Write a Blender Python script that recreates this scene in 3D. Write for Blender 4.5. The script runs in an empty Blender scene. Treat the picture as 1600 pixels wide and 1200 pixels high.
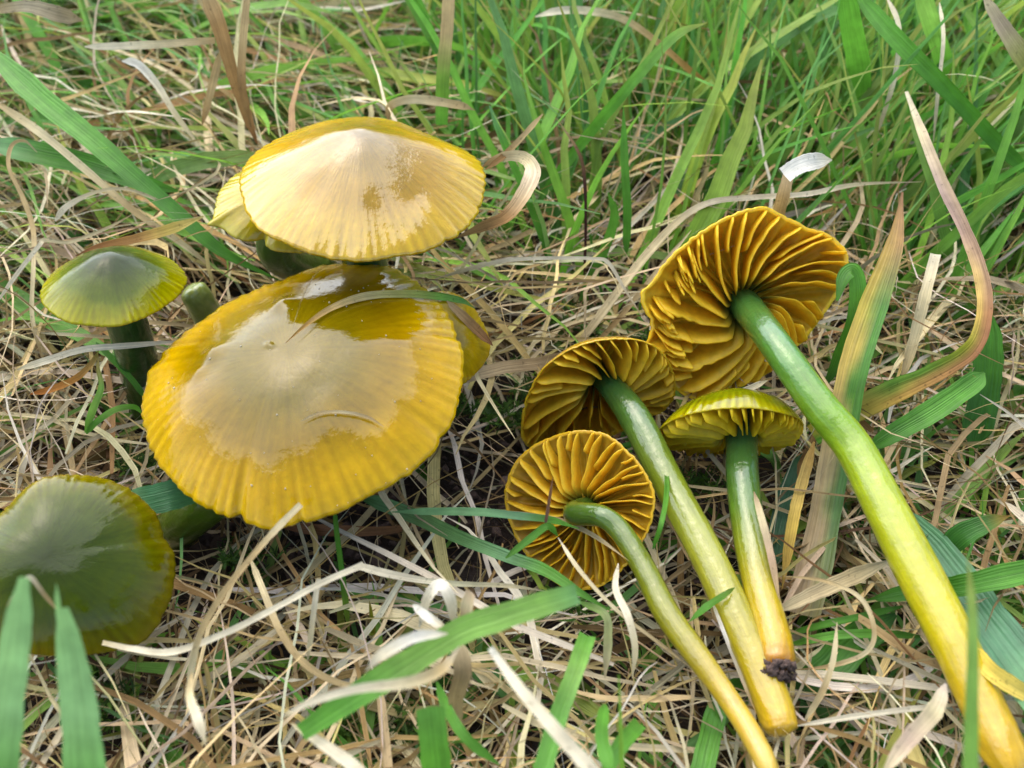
import bpy, math, random
import numpy as np
from mathutils import Vector
from mathutils.bvhtree import BVHTree
from mathutils import noise as mnoise

random.seed(7)
rng = np.random.default_rng(7)
sc = bpy.context.scene
COL = sc.collection

# ------------------------------------------------------------------ camera
W, H = 1600.0, 1200.0                       # the photograph's pixel frame
PITCH = math.radians(48.0)
HFOV = math.radians(52.0)
FPX = (W / 2) / math.tan(HFOV / 2)
FWD = np.array([0, math.cos(PITCH), -math.sin(PITCH)])
RIGHT = np.array([1.0, 0, 0])
UP = np.array([0, math.sin(PITCH), math.cos(PITCH)])
CAM = np.array([0, 0, 0.012]) - FWD * 0.165

cam_data = bpy.data.cameras.new('camera')
cam = bpy.data.objects.new('camera', cam_data)
COL.objects.link(cam)
cam.location = CAM
cam.rotation_euler = (math.pi / 2 - PITCH, 0, 0)
cam_data.sensor_width = 36
cam_data.angle = HFOV
cam_data.clip_start = 0.005
cam_data.clip_end = 200
cam_data.dof.use_dof = True
cam_data.dof.focus_distance = 0.150
cam_data.dof.aperture_fstop = 29
sc.camera = cam

# ------------------------------------------------------------------ sky, sun, exposure
SUN_DIR = Vector((-0.271, 0.489, 0.829)).normalized()      # towards the sun
world = bpy.data.worlds.new('World')
sc.world = world
world.use_nodes = True
wn = world.node_tree.nodes
sky = wn.new('ShaderNodeTexSky')
sky.sky_type = 'NISHITA'
sky.sun_disc = False
sky.sun_elevation = math.asin(SUN_DIR.z)
sky.sun_rotation = math.atan2(SUN_DIR.x, SUN_DIR.y)
sky.air_density = 1.0
sky.dust_density = 2.5
sky.ozone_density = 1.0
world.node_tree.links.new(sky.outputs[0], wn['Background'].inputs[0])
wn['Background'].inputs[1].default_value = 0.085

sun_d = bpy.data.lights.new('sun', 'SUN')
sun = bpy.data.objects.new('sun', sun_d)
COL.objects.link(sun)
sun_d.energy = 1.4
sun_d.angle = math.radians(106)
sun_d.color = (1.0, 0.985, 0.965)
sun.location = SUN_DIR * 3
sun.rotation_euler = SUN_DIR.to_track_quat('Z', 'Y').to_euler()

sc.view_settings.view_transform = 'Standard'
sc.view_settings.look = 'None'
sc.view_settings.gamma = 1
sc.view_settings.use_curve_mapping = False
sc.view_settings.exposure = 1.97
sc.cycles.max_bounces = 8
sc.cycles.transmission_bounces = 4

# ------------------------------------------------------------------ helpers
ALB = 0.75                                   # photograph's sRGB -> surface albedo


def S(*c, k=ALB):
    c = np.array(c, float) / 255.0
    lin = np.where(c <= 0.04045, c / 12.92, ((c + 0.055) / 1.055) ** 2.4)
    return lin * k


def ray(px, py):
    d = FWD + RIGHT * (px - W / 2) / FPX + UP * (H / 2 - py) / FPX
    return d / np.linalg.norm(d)


def at(px, py, z):
    """the point at height z (metres) seen along the sight line through a photograph pixel"""
    d = ray(px, py)
    return CAM + d * ((z - CAM[2]) / d[2])


def project(P):
    v = np.asarray(P) - CAM
    zc = v @ FWD
    return np.stack([W / 2 + FPX * (v @ RIGHT) / zc, H / 2 - FPX * (v @ UP) / zc, zc], -1)


def nrm(v):
    v = np.asarray(v, float)
    return v / np.linalg.norm(v)


def catmull(pts, n, closed=False):
    """n samples along a Catmull-Rom curve through pts (rows of any width)"""
    P = np.asarray(pts, float)
    m = len(P)
    if m == 2 and not closed:
        t = np.linspace(0, 1, n)[:, None]
        return P[0] * (1 - t) + P[1] * t
    out = []
    segs = m if closed else m - 1
    for i in range(n):
        s = i / n * segs if closed else min(i / (n - 1) * segs, segs - 1e-9)
        k = int(s)
        t = s - k
        if closed:
            a, b, c, d = (P[(k + j) % m] for j in (-1, 0, 1, 2))
        else:
            b, c = P[k], P[k + 1]
            a = P[k - 1] if k > 0 else 2 * b - c
            d = P[k + 2] if k + 2 < m else 2 * c - b
        out.append(0.5 * (2 * b + (c - a) * t + (2 * a - 5 * b + 4 * c - d) * t * t + (3 * b - a - 3 * c + d) * t ** 3))
    return np.array(out)


def lerp_list(vals, t):
    V = np.asarray(vals, float)
    if len(V) == 1:
        return V[0]
    x = min(max(t, 0), 1) * (len(V) - 1)
    k = min(int(x), len(V) - 2)
    return V[k] * (1 - (x - k)) + V[k + 1] * (x - k)


def mesh_obj(name, verts, faces, mat, parent=None, cols=None, uvs=None, smooth=True):
    """one mesh object; verts in world metres, re-based on its root's location"""
    V = np.asarray(verts, float)
    root = parent
    while root is not None and root.parent is not None:
        root = root.parent
    if root is not None:
        V = V - np.array(root.location)
    me = bpy.data.meshes.new(name)
    F = faces if isinstance(faces, np.ndarray) else None
    if F is not None:
        k = F.shape[1]
        me.vertices.add(len(V))
        me.vertices.foreach_set('co', V.astype(np.float32).ravel())
        me.loops.add(F.size)
        me.loops.foreach_set('vertex_index', F.astype(np.int32).ravel())
        me.polygons.add(len(F))
        me.polygons.foreach_set('loop_start', np.arange(0, F.size, k, dtype=np.int32))
        me.update(calc_edges=True)
    else:
        me.from_pydata(V.tolist(), [], [list(f) for f in faces])
    if smooth:
        me.polygons.foreach_set('use_smooth', np.ones(len(me.polygons), bool))
    if cols is not None:
        a = me.color_attributes.new('col', 'FLOAT_COLOR', 'POINT')
        C4 = np.ones((len(V), 4), np.float32)
        C4[:, :3] = np.clip(cols, 0, 1)
        a.data.foreach_set('color', C4.ravel())
    if uvs is not None:
        a = me.attributes.new('span', 'FLOAT2', 'POINT')
        a.data.foreach_set('vector', np.asarray(uvs, np.float32).ravel())
    me.materials.append(mat)
    me.validate()
    o = bpy.data.objects.new(name, me)
    COL.objects.link(o)
    if parent is not None:
        o.parent = parent
    return o


def thing(name, label, cat, loc, group=None):
    o = bpy.data.objects.new(name, None)
    o.empty_display_size = 0.005
    COL.objects.link(o)
    o.location = loc
    o['label'] = label
    o['category'] = cat
    if group:
        o['group'] = group
    return o


# ------------------------------------------------------------------ materials
def base_mat(name):
    m = bpy.data.materials.new(name)
    m.use_nodes = True
    nt = m.node_tree
    return m, nt, nt.nodes['Principled BSDF']


def N(nt, kind, **kw):
    n = nt.nodes.new(kind)
    for k, v in kw.items():
        setattr(n, k, v)
    return n


def stretched(nt, sx, sy, scale=1.0, detail=3.0):
    """noise stretched along the 'span' attribute"""
    a = N(nt, 'ShaderNodeAttribute', attribute_name='span')
    mp = N(nt, 'ShaderNodeMapping')
    mp.inputs['Scale'].default_value = (sx, sy, 1)
    nt.links.new(a.outputs['Vector'], mp.inputs[0])
    n = N(nt, 'ShaderNodeTexNoise')
    n.inputs['Scale'].default_value = scale
    n.inputs['Detail'].default_value = detail
    nt.links.new(mp.outputs[0], n.inputs['Vector'])
    return n


def objnoise(nt, scale, detail=3.0, rough=0.55):
    tc = N(nt, 'ShaderNodeTexCoord')
    n = N(nt, 'ShaderNodeTexNoise')
    n.inputs['Scale'].default_value = scale
    n.inputs['Detail'].default_value = detail
    n.inputs['Roughness'].default_value = rough
    nt.links.new(tc.outputs['Object'], n.inputs['Vector'])
    return n


def tinted(nt, noise_node, lo, hi, src):
    """colour source multiplied by a value between lo and hi"""
    mr = N(nt, 'ShaderNodeMapRange')
    mr.inputs[1].default_value = 0.3
    mr.inputs[2].default_value = 0.7
    mr.inputs[3].default_value = lo
    mr.inputs[4].default_value = hi
    nt.links.new(noise_node.outputs['Fac'], mr.inputs[0])
    mx = N(nt, 'ShaderNodeMix', data_type='RGBA', blend_type='MULTIPLY')
    mx.inputs[0].default_value = 1
    nt.links.new(src, mx.inputs[6])
    nt.links.new(mr.outputs[0], mx.inputs[7])
    return mx.outputs[2]


def bump(nt, height, dist, strength=1.0, normal=None):
    b = N(nt, 'ShaderNodeBump')
    b.inputs['Distance'].default_value = dist
    b.inputs['Strength'].default_value = strength
    nt.links.new(height, b.inputs['Height'])
    if normal is not None:
        nt.links.new(normal, b.inputs['Normal'])
    return b.outputs[0]


def cap_material(name, gloss=1.0, rough=0.012, fibre=0.5, ior=1.42):
    m, nt, p = base_mat(name)
    a = N(nt, 'ShaderNodeAttribute', attribute_name='col')
    c = tinted(nt, stretched(nt, 90, 3, 1, 4), 0.86, 1.12, a.outputs['Color'])
    c = tinted(nt, objnoise(nt, 900, 2), 0.93, 1.06, c)
    nt.links.new(c, p.inputs['Base Color'])
    p.inputs['Roughness'].default_value = 0.35
    p.inputs['Subsurface Weight'].default_value = 0.25
    p.inputs['Subsurface Radius'].default_value = (1.0, 0.55, 0.1)
    p.inputs['Subsurface Scale'].default_value = 0.0012
    f = stretched(nt, 170, 9, 1, 3)
    blot = objnoise(nt, 260, 4, 0.6)
    n1 = bump(nt, f.outputs['Fac'], 0.00012 * fibre)
    n2 = bump(nt, blot.outputs['Fac'], 0.0006, 0.35, n1)
    nt.links.new(n2, p.inputs['Normal'])
    # the wet slime layer
    p.inputs['Coat Weight'].default_value = gloss
    p.inputs['Coat IOR'].default_value = ior
    p.inputs['Specular IOR Level'].default_value = 0.0
    p.inputs['Coat Roughness'].default_value = rough
    nc = bump(nt, objnoise(nt, 190, 3, 0.5).outputs['Fac'], 0.0005, 0.22)
    nc = bump(nt, objnoise(nt, 520, 4, 0.65).outputs['Fac'], 0.00022, 0.25, nc)
    nc = bump(nt, f.outputs['Fac'], 0.00002 * fibre, 1.0, nc)
    nt.links.new(nc, p.inputs['Coat Normal'])
    return m


def stem_material(name):
    m, nt, p = base_mat(name)
    a = N(nt, 'ShaderNodeAttribute', attribute_name='col')
    c = tinted(nt, stretched(nt, 30, 5, 1, 4), 0.88, 1.10, a.outputs['Color'])
    c = tinted(nt, objnoise(nt, 420, 5), 0.9, 1.07, c)
    nt.links.new(c, p.inputs['Base Color'])
    p.inputs['Roughness'].default_value = 0.3
    p.inputs['Subsurface Weight'].default_value = 0.35
    p.inputs['Subsurface Radius'].default_value = (1.0, 0.7, 0.15)
    p.inputs['Subsurface Scale'].default_value = 0.0015
    p.inputs['Coat Weight'].default_value = 1.0
    p.inputs['Specular IOR Level'].default_value = 0.2
    p.inputs['Coat IOR'].default_value = 1.52
    p.inputs['Coat Roughness'].default_value = 0.05
    n1 = bump(nt, stretched(nt, 30, 4, 1, 3).outputs['Fac'], 0.00010)
    n1 = bump(nt, objnoise(nt, 500, 4).outputs['Fac'], 0.0004, 0.5, n1)
    nt.links.new(n1, p.inputs['Normal'])
    nt.links.new(bump(nt, objnoise(nt, 450, 4).outputs['Fac'], 0.0004, 0.6), p.inputs['Coat Normal'])
    return m


def gill_material(name):
    m, nt, p = base_mat(name)
    a = N(nt, 'ShaderNodeAttribute', attribute_name='col')
    c = tinted(nt, objnoise(nt, 800, 4), 0.86, 1.1, a.outputs['Color'])
    nt.links.new(c, p.inputs['Base Color'])
    p.inputs['Roughness'].default_value = 0.45
    p.inputs['Specular IOR Level'].default_value = 0.35
    p.inputs['Subsurface Weight'].default_value = 0.3
    p.inputs['Subsurface Radius'].default_value = (1.0, 0.6, 0.12)
    p.inputs['Subsurface Scale'].default_value = 0.0008
    nt.links.new(bump(nt, objnoise(nt, 1200, 4).outputs['Fac'], 0.0002, 0.6), p.inputs['Normal'])
    t = N(nt, 'ShaderNodeBsdfTranslucent')
    nt.links.new(c, t.inputs[0])
    mix = N(nt, 'ShaderNodeMixShader')
    mix.inputs[0].default_value = 0.5
    nt.links.new(p.outputs[0], mix.inputs[1])
    nt.links.new(t.outputs[0], mix.inputs[2])
    nt.links.new(mix.outputs[0], nt.nodes['Material Output'].inputs[0])
    return m


def blade_material(name, rough=0.45, transl=0.3, veins=9, speck=0.0, spec=0.4):
    m, nt, p = base_mat(name)
    a = N(nt, 'ShaderNodeAttribute', attribute_name='col')
    c = tinted(nt, stretched(nt, veins * 1.5, 0.6, 1, 3), 0.76, 1.14, a.outputs['Color'])
    c = tinted(nt, objnoise(nt, 350, 4), 0.8, 1.15, c)
    if speck > 0:
        v = objnoise(nt, 1500, 1)
        r = N(nt, 'ShaderNodeMapRange')
        r.inputs[1].default_value = 0.68
        r.inputs[2].default_value = 0.74
        r.inputs[3].default_value = 1
        r.inputs[4].default_value = 1 - speck
        nt.links.new(v.outputs['Fac'], r.inputs[0])
        mx = N(nt, 'ShaderNodeMix', data_type='RGBA', blend_type='MULTIPLY')
        mx.inputs[0].default_value = 1
        nt.links.new(c, mx.inputs[6])
        nt.links.new(r.outputs[0], mx.inputs[7])
        c = mx.outputs[2]
    nt.links.new(c, p.inputs['Base Color'])
    p.inputs['Roughness'].default_value = rough
    p.inputs['Specular IOR Level'].default_value = spec
    nb = bump(nt, stretched(nt, veins * 1.6, 0.15, 1, 1).outputs['Fac'], 0.00025, 0.8)
    nt.links.new(nb, p.inputs['Normal'])
    t = N(nt, 'ShaderNodeBsdfTranslucent')
    nt.links.new(c, t.inputs[0])
    mix = N(nt, 'ShaderNodeMixShader')
    mix.inputs[0].default_value = transl
    nt.links.new(p.outputs[0], mix.inputs[1])
    nt.links.new(t.outputs[0], mix.inputs[2])
    nt.links.new(mix.outputs[0], nt.nodes['Material Output'].inputs[0])
    return m


def soil_material(name, cc=((0.012, 0.008, 0.006, 1), (0.075, 0.048, 0.034, 1))):
    m, nt, p = base_mat(name)
    r = N(nt, 'ShaderNodeValToRGB')
    r.color_ramp.elements[0].position = 0.3
    r.color_ramp.elements[0].color = cc[0]
    r.color_ramp.elements[1].position = 0.75
    r.color_ramp.elements[1].color = cc[1]
    n = objnoise(nt, 300, 6, 0.7)
    nt.links.new(n.outputs['Fac'], r.inputs[0])
    nt.links.new(r.outputs[0], p.inputs['Base Color'])
    p.inputs['Roughness'].default_value = 0.85
    nt.links.new(bump(nt, n.outputs['Fac'], 0.003, 0.9), p.inputs['Normal'])
    return m


M_CAP = cap_material('waxy_yellow_cap')
M_CAPF = cap_material('waxy_fibrous_cap', fibre=1.4, rough=0.02, ior=1.75)
M_CAPO = cap_material('waxy_olive_cap', ior=1.34)
M_STEM = stem_material('waxy_stem')
M_GILL = gill_material('gill_flesh')
M_GREEN = blade_material('green_blade', 0.42, 0.45, 9)
M_STRAW = blade_material('dry_blade', 0.6, 0.22, 7, 0.35, 0.15)
M_SOIL = soil_material('dark_soil')
M_CRUMB = soil_material('soil_crumb', ((0.05, 0.03, 0.022, 1), (0.16, 0.10, 0.075, 1)))

# ------------------------------------------------------------------ ground: one sheet to the horizon
n = 221
u = np.linspace(-1, 1, n)
gx = 0.30 * u + 30 * np.sign(u) * np.abs(u) ** 11
XX, YY = np.meshgrid(gx, gx + 0.06)
ZZ = np.zeros_like(XX)
for i in range(n):
    for j in range(n):
        if abs(XX[i, j]) < 1.2 and abs(YY[i, j]) < 1.2:
            q = Vector((XX[i, j], YY[i, j], 0))
            ZZ[i, j] = 0.006 * mnoise.noise(q * 45) + 0.003 * mnoise.noise(q * 160) - 0.003
idx = np.arange(n * n).reshape(n, n)
F = np.stack([idx[:-1, :-1], idx[:-1, 1:], idx[1:, 1:], idx[1:, :-1]], -1).reshape(-1, 4)
ground = mesh_obj('ground', np.stack([XX, YY, ZZ], -1).reshape(-1, 3), F, M_SOIL)
ground['kind'] = 'structure'

# ------------------------------------------------------------------ mushrooms
def ellipse_fit(poly):
    P = catmull(poly, 200, True)
    x, y = P[:, 0], P[:, 1]
    x2, y2 = np.roll(x, -1), np.roll(y, -1)
    cr = x * y2 - x2 * y
    A = cr.sum() / 2
    cx = ((x + x2) * cr).sum() / (6 * A)
    cy = ((y + y2) * cr).sum() / (6 * A)
    x, y, x2, y2 = x - cx, y - cy, x2 - cx, y2 - cy
    cr = x * y2 - x2 * y
    Ixx = ((x * x + x * x2 + x2 * x2) * cr).sum() / 12 / A
    Iyy = ((y * y + y * y2 + y2 * y2) * cr).sum() / 12 / A
    Ixy = ((x * y2 + 2 * x * y + 2 * x2 * y2 + x2 * y) * cr).sum() / 24 / A
    w, v = np.linalg.eigh(np.array([[Ixx, Ixy], [Ixy, Iyy]]))
    return (cx, cy), 2 * math.sqrt(w[1]), 2 * math.sqrt(w[0]), v[:, 1]


class Disc:
    """the rim of a cap as a closed outline in its own plane"""

    def __init__(self, poly, z, up, centre=None, ratio=None, major=None):
        c, a, b, mj = ellipse_fit(poly)
        if ratio is None:
            ratio = b / a
        if major is not None:
            mj = np.array([math.cos(math.radians(major)), math.sin(math.radians(major))])
        self.c0 = at(c[0], c[1], z)
        v = nrm(CAM - self.c0)
        ex = nrm(np.cross(UP, v))
        ey = np.cross(v, ex)
        mn = np.array([-mj[1], mj[0]])          # image minor axis (y down)
        m3 = ex * mn[0] - ey * mn[1]
        if (m3 @ ey > 0) != up:
            m3 = -m3
        t = math.acos(min(0.999, ratio))
        self.n = nrm(v * math.cos(t) + m3 * math.sin(t))
        self.tilt = t
        self.depth = (self.c0 - CAM) @ FWD
        self.mpp = np.linalg.norm(self.c0 - CAM) / FPX
        self.centre = self.hit(*(centre or c))
        self.e1 = nrm(RIGHT - self.n * (RIGHT @ self.n))
        self.e2 = np.cross(self.n, self.e1)
        Q = np.array([self.hit(*p) for p in catmull(poly, 240, True)]) - self.centre
        th = np.arctan2(Q @ self.e2, Q @ self.e1)
        r = np.hypot(Q @ self.e2, Q @ self.e1)
        o = np.argsort(th)
        self.th, self.r = th[o], r[o]
        self.R = self.r.mean()

    def hit(self, px, py):
        d = ray(px, py)
        return CAM + d * (((self.c0 - CAM) @ self.n) / (d @ self.n))

    def rad(self, th):
        t = (np.asarray(th) + np.pi) % (2 * np.pi) - np.pi
        return np.interp(t, self.th, self.r, period=2 * np.pi)

    def pt(self, rho, th, h):
        th = np.asarray(th)
        r = self.rad(th) * rho
        return self.centre + (r * np.cos(th))[..., None] * self.e1 + (r * np.sin(th))[..., None] * self.e2 + np.asarray(h)[..., None] * self.n


def prof(rho, e, g):
    """1 at the apex, 0 at the rim; e softens the tip, g > 1 rounds the shoulder"""
    q = (np.sqrt(rho ** 2 + e * e) - e) / (math.sqrt(1 + e * e) - e)
    return 1 - q ** g


def smooth01(x):
    x = np.clip(x, 0, 1)
    return x * x * (3 - 2 * x)


def noise2(th, rho, f, seed):
    return np.array([mnoise.noise(Vector((math.cos(t) * f * q, math.sin(t) * f * q, seed))) for t, q in zip(th.ravel(), rho.ravel())]).reshape(th.shape)


def cap_mesh(d, root, Hpx, e, g, cols, ribs, mat, rib_amp=0.010, droop=0.0, bumps=(), seed=0, wobble=0.02, stripe=0.22, sign=1, notches=(), under=None, nt=288, nr=40):
    """dome over the disc (sign=+1: towards the disc normal) and a thin underside"""
    Hh = Hpx * d.mpp
    R = d.R
    th1 = np.linspace(-np.pi / 2, 1.5 * np.pi, nt, endpoint=False) + math.pi
    rho1 = np.concatenate([np.linspace(0.012, 0.75, nr * 2 // 3, endpoint=False), np.linspace(0.75, 1.0, nr - nr * 2 // 3)])
    RHO, TH = np.meshgrid(rho1, th1, indexing='ij')
    nz = noise2(TH, RHO, 1.7, seed)
    nz2 = noise2(TH, RHO, 5.0, seed + 9)
    ph = noise2(TH, np.ones_like(TH) * 1.0, 3.0, seed + 3) * 2.2
    rib = np.cos(TH * ribs + ph)
    rim = smooth01((RHO - 0.55) / 0.45)
    h = Hh * prof(RHO, e, g) + R * wobble * nz * smooth01(RHO * 1.5) + R * 0.006 * nz2
    ramp = np.clip(0.55 + 1.3 * noise2(TH, np.ones_like(TH), 4.0, seed + 21), 0.05, 1.4)
    rib = rib * ramp
    h = h + R * rib_amp * 0.16 * rib * rim - droop * R * RHO ** 7
    for (bpx, bpy_, br, bh) in bumps:
        q = d.hit(bpx, bpy_) - d.centre
        X = d.rad(TH) * RHO * np.cos(TH) - q @ d.e1
        Y = d.rad(TH) * RHO * np.sin(TH) - q @ d.e2
        h = h + bh * d.mpp * np.exp(-(X ** 2 + Y ** 2) / (br * d.mpp) ** 2)
    rr = RHO * (1 + 0.005 * rib * RHO ** 6 + (0.012 * noise2(TH, np.ones_like(TH), 9.0, seed + 5) + 0.010 * noise2(TH, np.ones_like(TH), 24.0, seed + 6)) * RHO ** 6)
    for (npx, npy, nw, nd) in notches:
        q = d.hit(npx, npy) - d.centre
        a = math.atan2(q @ d.e2, q @ d.e1)
        da = (TH - a + np.pi) % (2 * np.pi) - np.pi
        rr = rr * (1 - nd * np.exp(-(da / nw) ** 2) * RHO ** 3)
    top = d.pt(rr, TH, sign * h)
    # underside: same outline, sunk by the flesh thickness, grooved
    rho2 = rho1[::-1][::2]
    R2, T2 = np.meshgrid(rho2, th1, indexing='ij')
    jj = [len(rho1) - 1 - 2 * k for k in range(len(rho2))]
    thick = R * (0.02 + 0.16 * (1 - R2)) + R * 0.03 * np.cos(T2 * 36) * smooth01((1 - R2) * 4)
    bot = d.pt(rr[jj] * 0.995, T2, sign * (h[jj] - thick))
    V = np.concatenate([top.reshape(-1, 3), bot.reshape(-1, 3)])
    rows = len(rho1) + len(rho2)
    idx = np.arange(rows * nt).reshape(rows, nt)
    nx = np.roll(idx, -1, 1)
    F = np.stack([idx[:-1], idx[1:], nx[1:], nx[:-1]], -1).reshape(-1, 4)
    if sign < 0:
        F = F[:, ::-1]
    # flesh colour by place on the cap: (rho, colour) stops
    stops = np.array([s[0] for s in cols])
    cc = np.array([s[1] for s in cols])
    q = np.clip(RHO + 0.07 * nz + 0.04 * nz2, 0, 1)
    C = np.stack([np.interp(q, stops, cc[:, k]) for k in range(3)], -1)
    sfac = 1 - stripe * (0.5 - 0.5 * np.clip(rib, -1, 1)) * smooth01((RHO - 0.58 + 0.25 * nz2) / 0.35)
    C = C * np.stack([sfac, sfac ** 1.25, sfac], -1)
    edge = smooth01((RHO - 0.975) / 0.02)[..., None]
    C = C * (1 - 0.0 * edge)
    Cb = np.broadcast_to(under if under is not None else cc[-1] * 0.9, (rows - len(rho1), nt, 3))
    Call = np.concatenate([C.reshape(-1, 3), Cb.reshape(-1, 3)])
    u_ = ((TH - th1[0]) / (2 * np.pi))
    U = np.concatenate([np.stack([u_, RHO], -1).reshape(-1, 2), np.stack([((T2 - th1[0]) / (2 * np.pi)), R2], -1).reshape(-1, 2)])
    # close the tiny hole at the apex
    V = np.vstack([V, top[0].mean(0)])
    Call = np.vstack([Call, C[0].mean(0)])
    U = np.vstack([U, [0.5, 0]])
    ci = len(V) - 1
    fan = np.stack([np.full(nt, ci), idx[0], np.roll(idx[0], -1), np.full(nt, ci)], -1)
    faces = [tuple(f) for f in F.tolist()] + [((ci, b, a) if sign < 0 else (ci, a, b)) for a, b in zip(idx[0].tolist(), np.roll(idx[0], -1).tolist())]
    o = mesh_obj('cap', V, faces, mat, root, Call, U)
    o.data.materials.append(M_GILL)
    mi = np.zeros(len(o.data.polygons), np.int32)
    mi[(len(rho1) + 1) * nt:(rows - 1) * nt] = 1
    o.data.polygons.foreach_set('material_index', mi)
    return o


def stem_mesh(root, pts, radii, cols, name='stem', seed=0, n=60, ns=28, flat=1.0, mat=None, rough=0.03, tip=0.9):
    """tube along world points; radii in metres; rounded ends"""
    P = catmull(pts, n)
    Rr = catmull(np.array(radii)[:, None], n)[:, 0]
    T = np.gradient(P, axis=0)
    T /= np.linalg.norm(T, axis=1)[:, None]
    V, C, U = [], [], []
    side = nrm(np.cross(T[0], FWD))
    for i in range(n):
        side = nrm(side - T[i] * (side @ T[i]))
        up = np.cross(side, T[i])
        t = i / (n - 1)
        r = Rr[i]
        k = (n - 1 - i)
        if k < 5:
            r *= math.sqrt(max(0.0, 1 - ((5 - k) / 5.0) ** 2 * tip))
        for j in range(ns):
            a = 2 * math.pi * j / ns
            w = 1 + rough * mnoise.noise(Vector((math.cos(a) * 1.2, math.sin(a) * 1.2, t * 7 + seed))) + rough * 0.5 * mnoise.noise(Vector((math.cos(a) * 3, math.sin(a) * 3, t * 25 + seed)))
            if t > 0.86:
                w += (t - 0.86) / 0.14 * 0.16 * mnoise.noise(Vector((math.cos(a) * 2.2, math.sin(a) * 2.2, t * 40 + seed)))
            V.append(P[i] + side * math.cos(a) * r * w + up * math.sin(a) * r * w * flat)
            C.append(lerp_list(cols, t))
            U.append((j / ns, t * 3))
    idx = np.arange(n * ns).reshape(n, ns)
    nx = np.roll(idx, -1, 1)
    F = [tuple(f) for f in np.stack([idx[:-1], nx[:-1], nx[1:], idx[1:]], -1).reshape(-1, 4).tolist()]
    F.append(tuple(idx[-1].tolist()))
    F.append(tuple(idx[0][::-1].tolist()))
    return mesh_obj(name, V, F, mat or M_STEM, root, np.array(C), np.array(U))


def px_stem(pts, widths):
    """(px, py, z) rows and apparent widths in photograph pixels -> world points and radii"""
    P = np.array([at(*p) for p in pts])
    r = [w / 2 * np.linalg.norm(p - CAM) / FPX for p, w in zip(P, widths)]
    return P, r


def gills(d, cap, Hh, e, g, nfull, nshort, E, swirl, lean, col_in, col_mid, col_out, seed, r0=0.10, thick=0.018, torn=(), sink=0.0, short_p=0.85):
    rg = random.Random(seed)
    sector = []
    for k in range(nfull):
        a = 2 * math.pi * (k + rg.uniform(-0.22, 0.22)) / nfull
        sector.append((a, r0, 1))
        for s in range(nshort if rg.random() < short_p else 0):
            b = a + 2 * math.pi / nfull * (s + 1) / (nshort + 1) + rg.uniform(-0.02, 0.02)
            sector.append((b, rg.choice([0.48, 0.58, 0.66, 0.78]) + rg.uniform(-0.05, 0.05), 0.8))
    for (tx, ty, tw, cut) in torn:
        q = d.hit(tx, ty) - d.centre
        at_ = math.atan2(q @ d.e2, q @ d.e1)
        for k in range(9):
            sector.append((at_ + rg.uniform(-tw, tw), rg.uniform(0.55, 0.8), rg.uniform(0.7, 1.3)))
    NR, prof_n = 16, 6
    for (a0, ra, amp) in sector:
        r1 = 0.985
        da = 0
        for (tx, ty, tw, cut) in torn:
            q = d.hit(tx, ty) - d.centre
            at_ = math.atan2(q @ d.e2, q @ d.e1)
            if abs((a0 - at_ + math.pi) % (2 * math.pi) - math.pi) < tw:
                r1 = rg.uniform(cut, 0.97)
                da = rg.uniform(-0.10, 0.10)
        if r1 - ra < 0.08:
            continue
        s1, s2, s3 = rg.uniform(0, 50), rg.uniform(-0.05, 0.05), rg.uniform(0.85, 1.12)
        th_w = thick * rg.uniform(0.8, 1.25)
        rr = np.linspace(ra, r1, NR)
        V, C = [], []
        for i, q in enumerate(rr):
            t = (q - ra) / (r1 - ra)
            zb = -Hh * prof(np.array(q), e, g) + 0.004 * d.R
            # free edge: rises quickly from the stem (or from its inner end), sinks to the rim
            shape = min(1, t / 0.22) ** 0.7 * (1 - 0.35 * t) * (1 - max(0, (t - 0.86) / 0.14) ** 3)
            ze = zb * (1 - shape) * (0.55 if amp == 1 else 1.0) + (E * amp * s3 * d.R * shape) + sink * (1 - q) * d.R
            ze += d.R * 0.010 * mnoise.noise(Vector((q * 6, s1, 0))) + d.R * 0.004 * mnoise.noise(Vector((q * 30, s1, 4)))
            if da and i > NR * 0.5:
                ze += d.R * 0.05 * mnoise.noise(Vector((q * 22, s1, 8)))
            ze = max(ze, zb + 0.004 * d.R)
            ang = a0 + swirl * (q - 0.2) + s2 * math.sin(q * 4 + s1) + da * max(0, t - 0.5)
            ang += 0.025 * mnoise.noise(Vector((q * 5, s1, 2)))
            wv = d.R * 0.012 * mnoise.noise(Vector((q * 7, s1, 6)))
            for (s, side) in ((0, -1), (0.6, -1), (1, -0.8), (1, 0.8), (0.6, 1), (0, 1)):
                zz = zb + (ze - zb) * s
                off = side * th_w * d.R * (1 - 0.5 * s) * (0.4 + 0.6 * min(1, q * 2)) + lean * (ze - zb) * s + wv * s
                p = d.pt(np.array(q), np.array(ang), np.array(zz))
                tang = -math.sin(ang) * d.e1 + math.cos(ang) * d.e2
                V.append(p + tang * off)
                f = smooth01((q - r0) / 0.22)
                C.append(col_in * (1 - f) + (col_mid * (1 - q) + col_out * q) * f)
        idx = np.arange(NR * prof_n).reshape(NR, prof_n)
        F = np.stack([idx[:-1, :-1], idx[1:, :-1], idx[1:, 1:], idx[:-1, 1:]], -1).reshape(-1, 4).tolist()
        F += [idx[0].tolist(), idx[-1][::-1].tolist()]
        mesh_obj('gill', V, [tuple(f) for f in F], M_GILL, cap, np.array(C))


KM = 0.58


def M(*c):
    return S(*c, k=KM)


GS = 'waxcap mushrooms standing in the grass'
GL = 'picked waxcap mushrooms lying with their gills showing'
YEL, YDEEP = M(222, 172, 8), M(200, 140, 6)
OLV, OLD = M(140, 116, 8), M(112, 96, 8)

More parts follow.
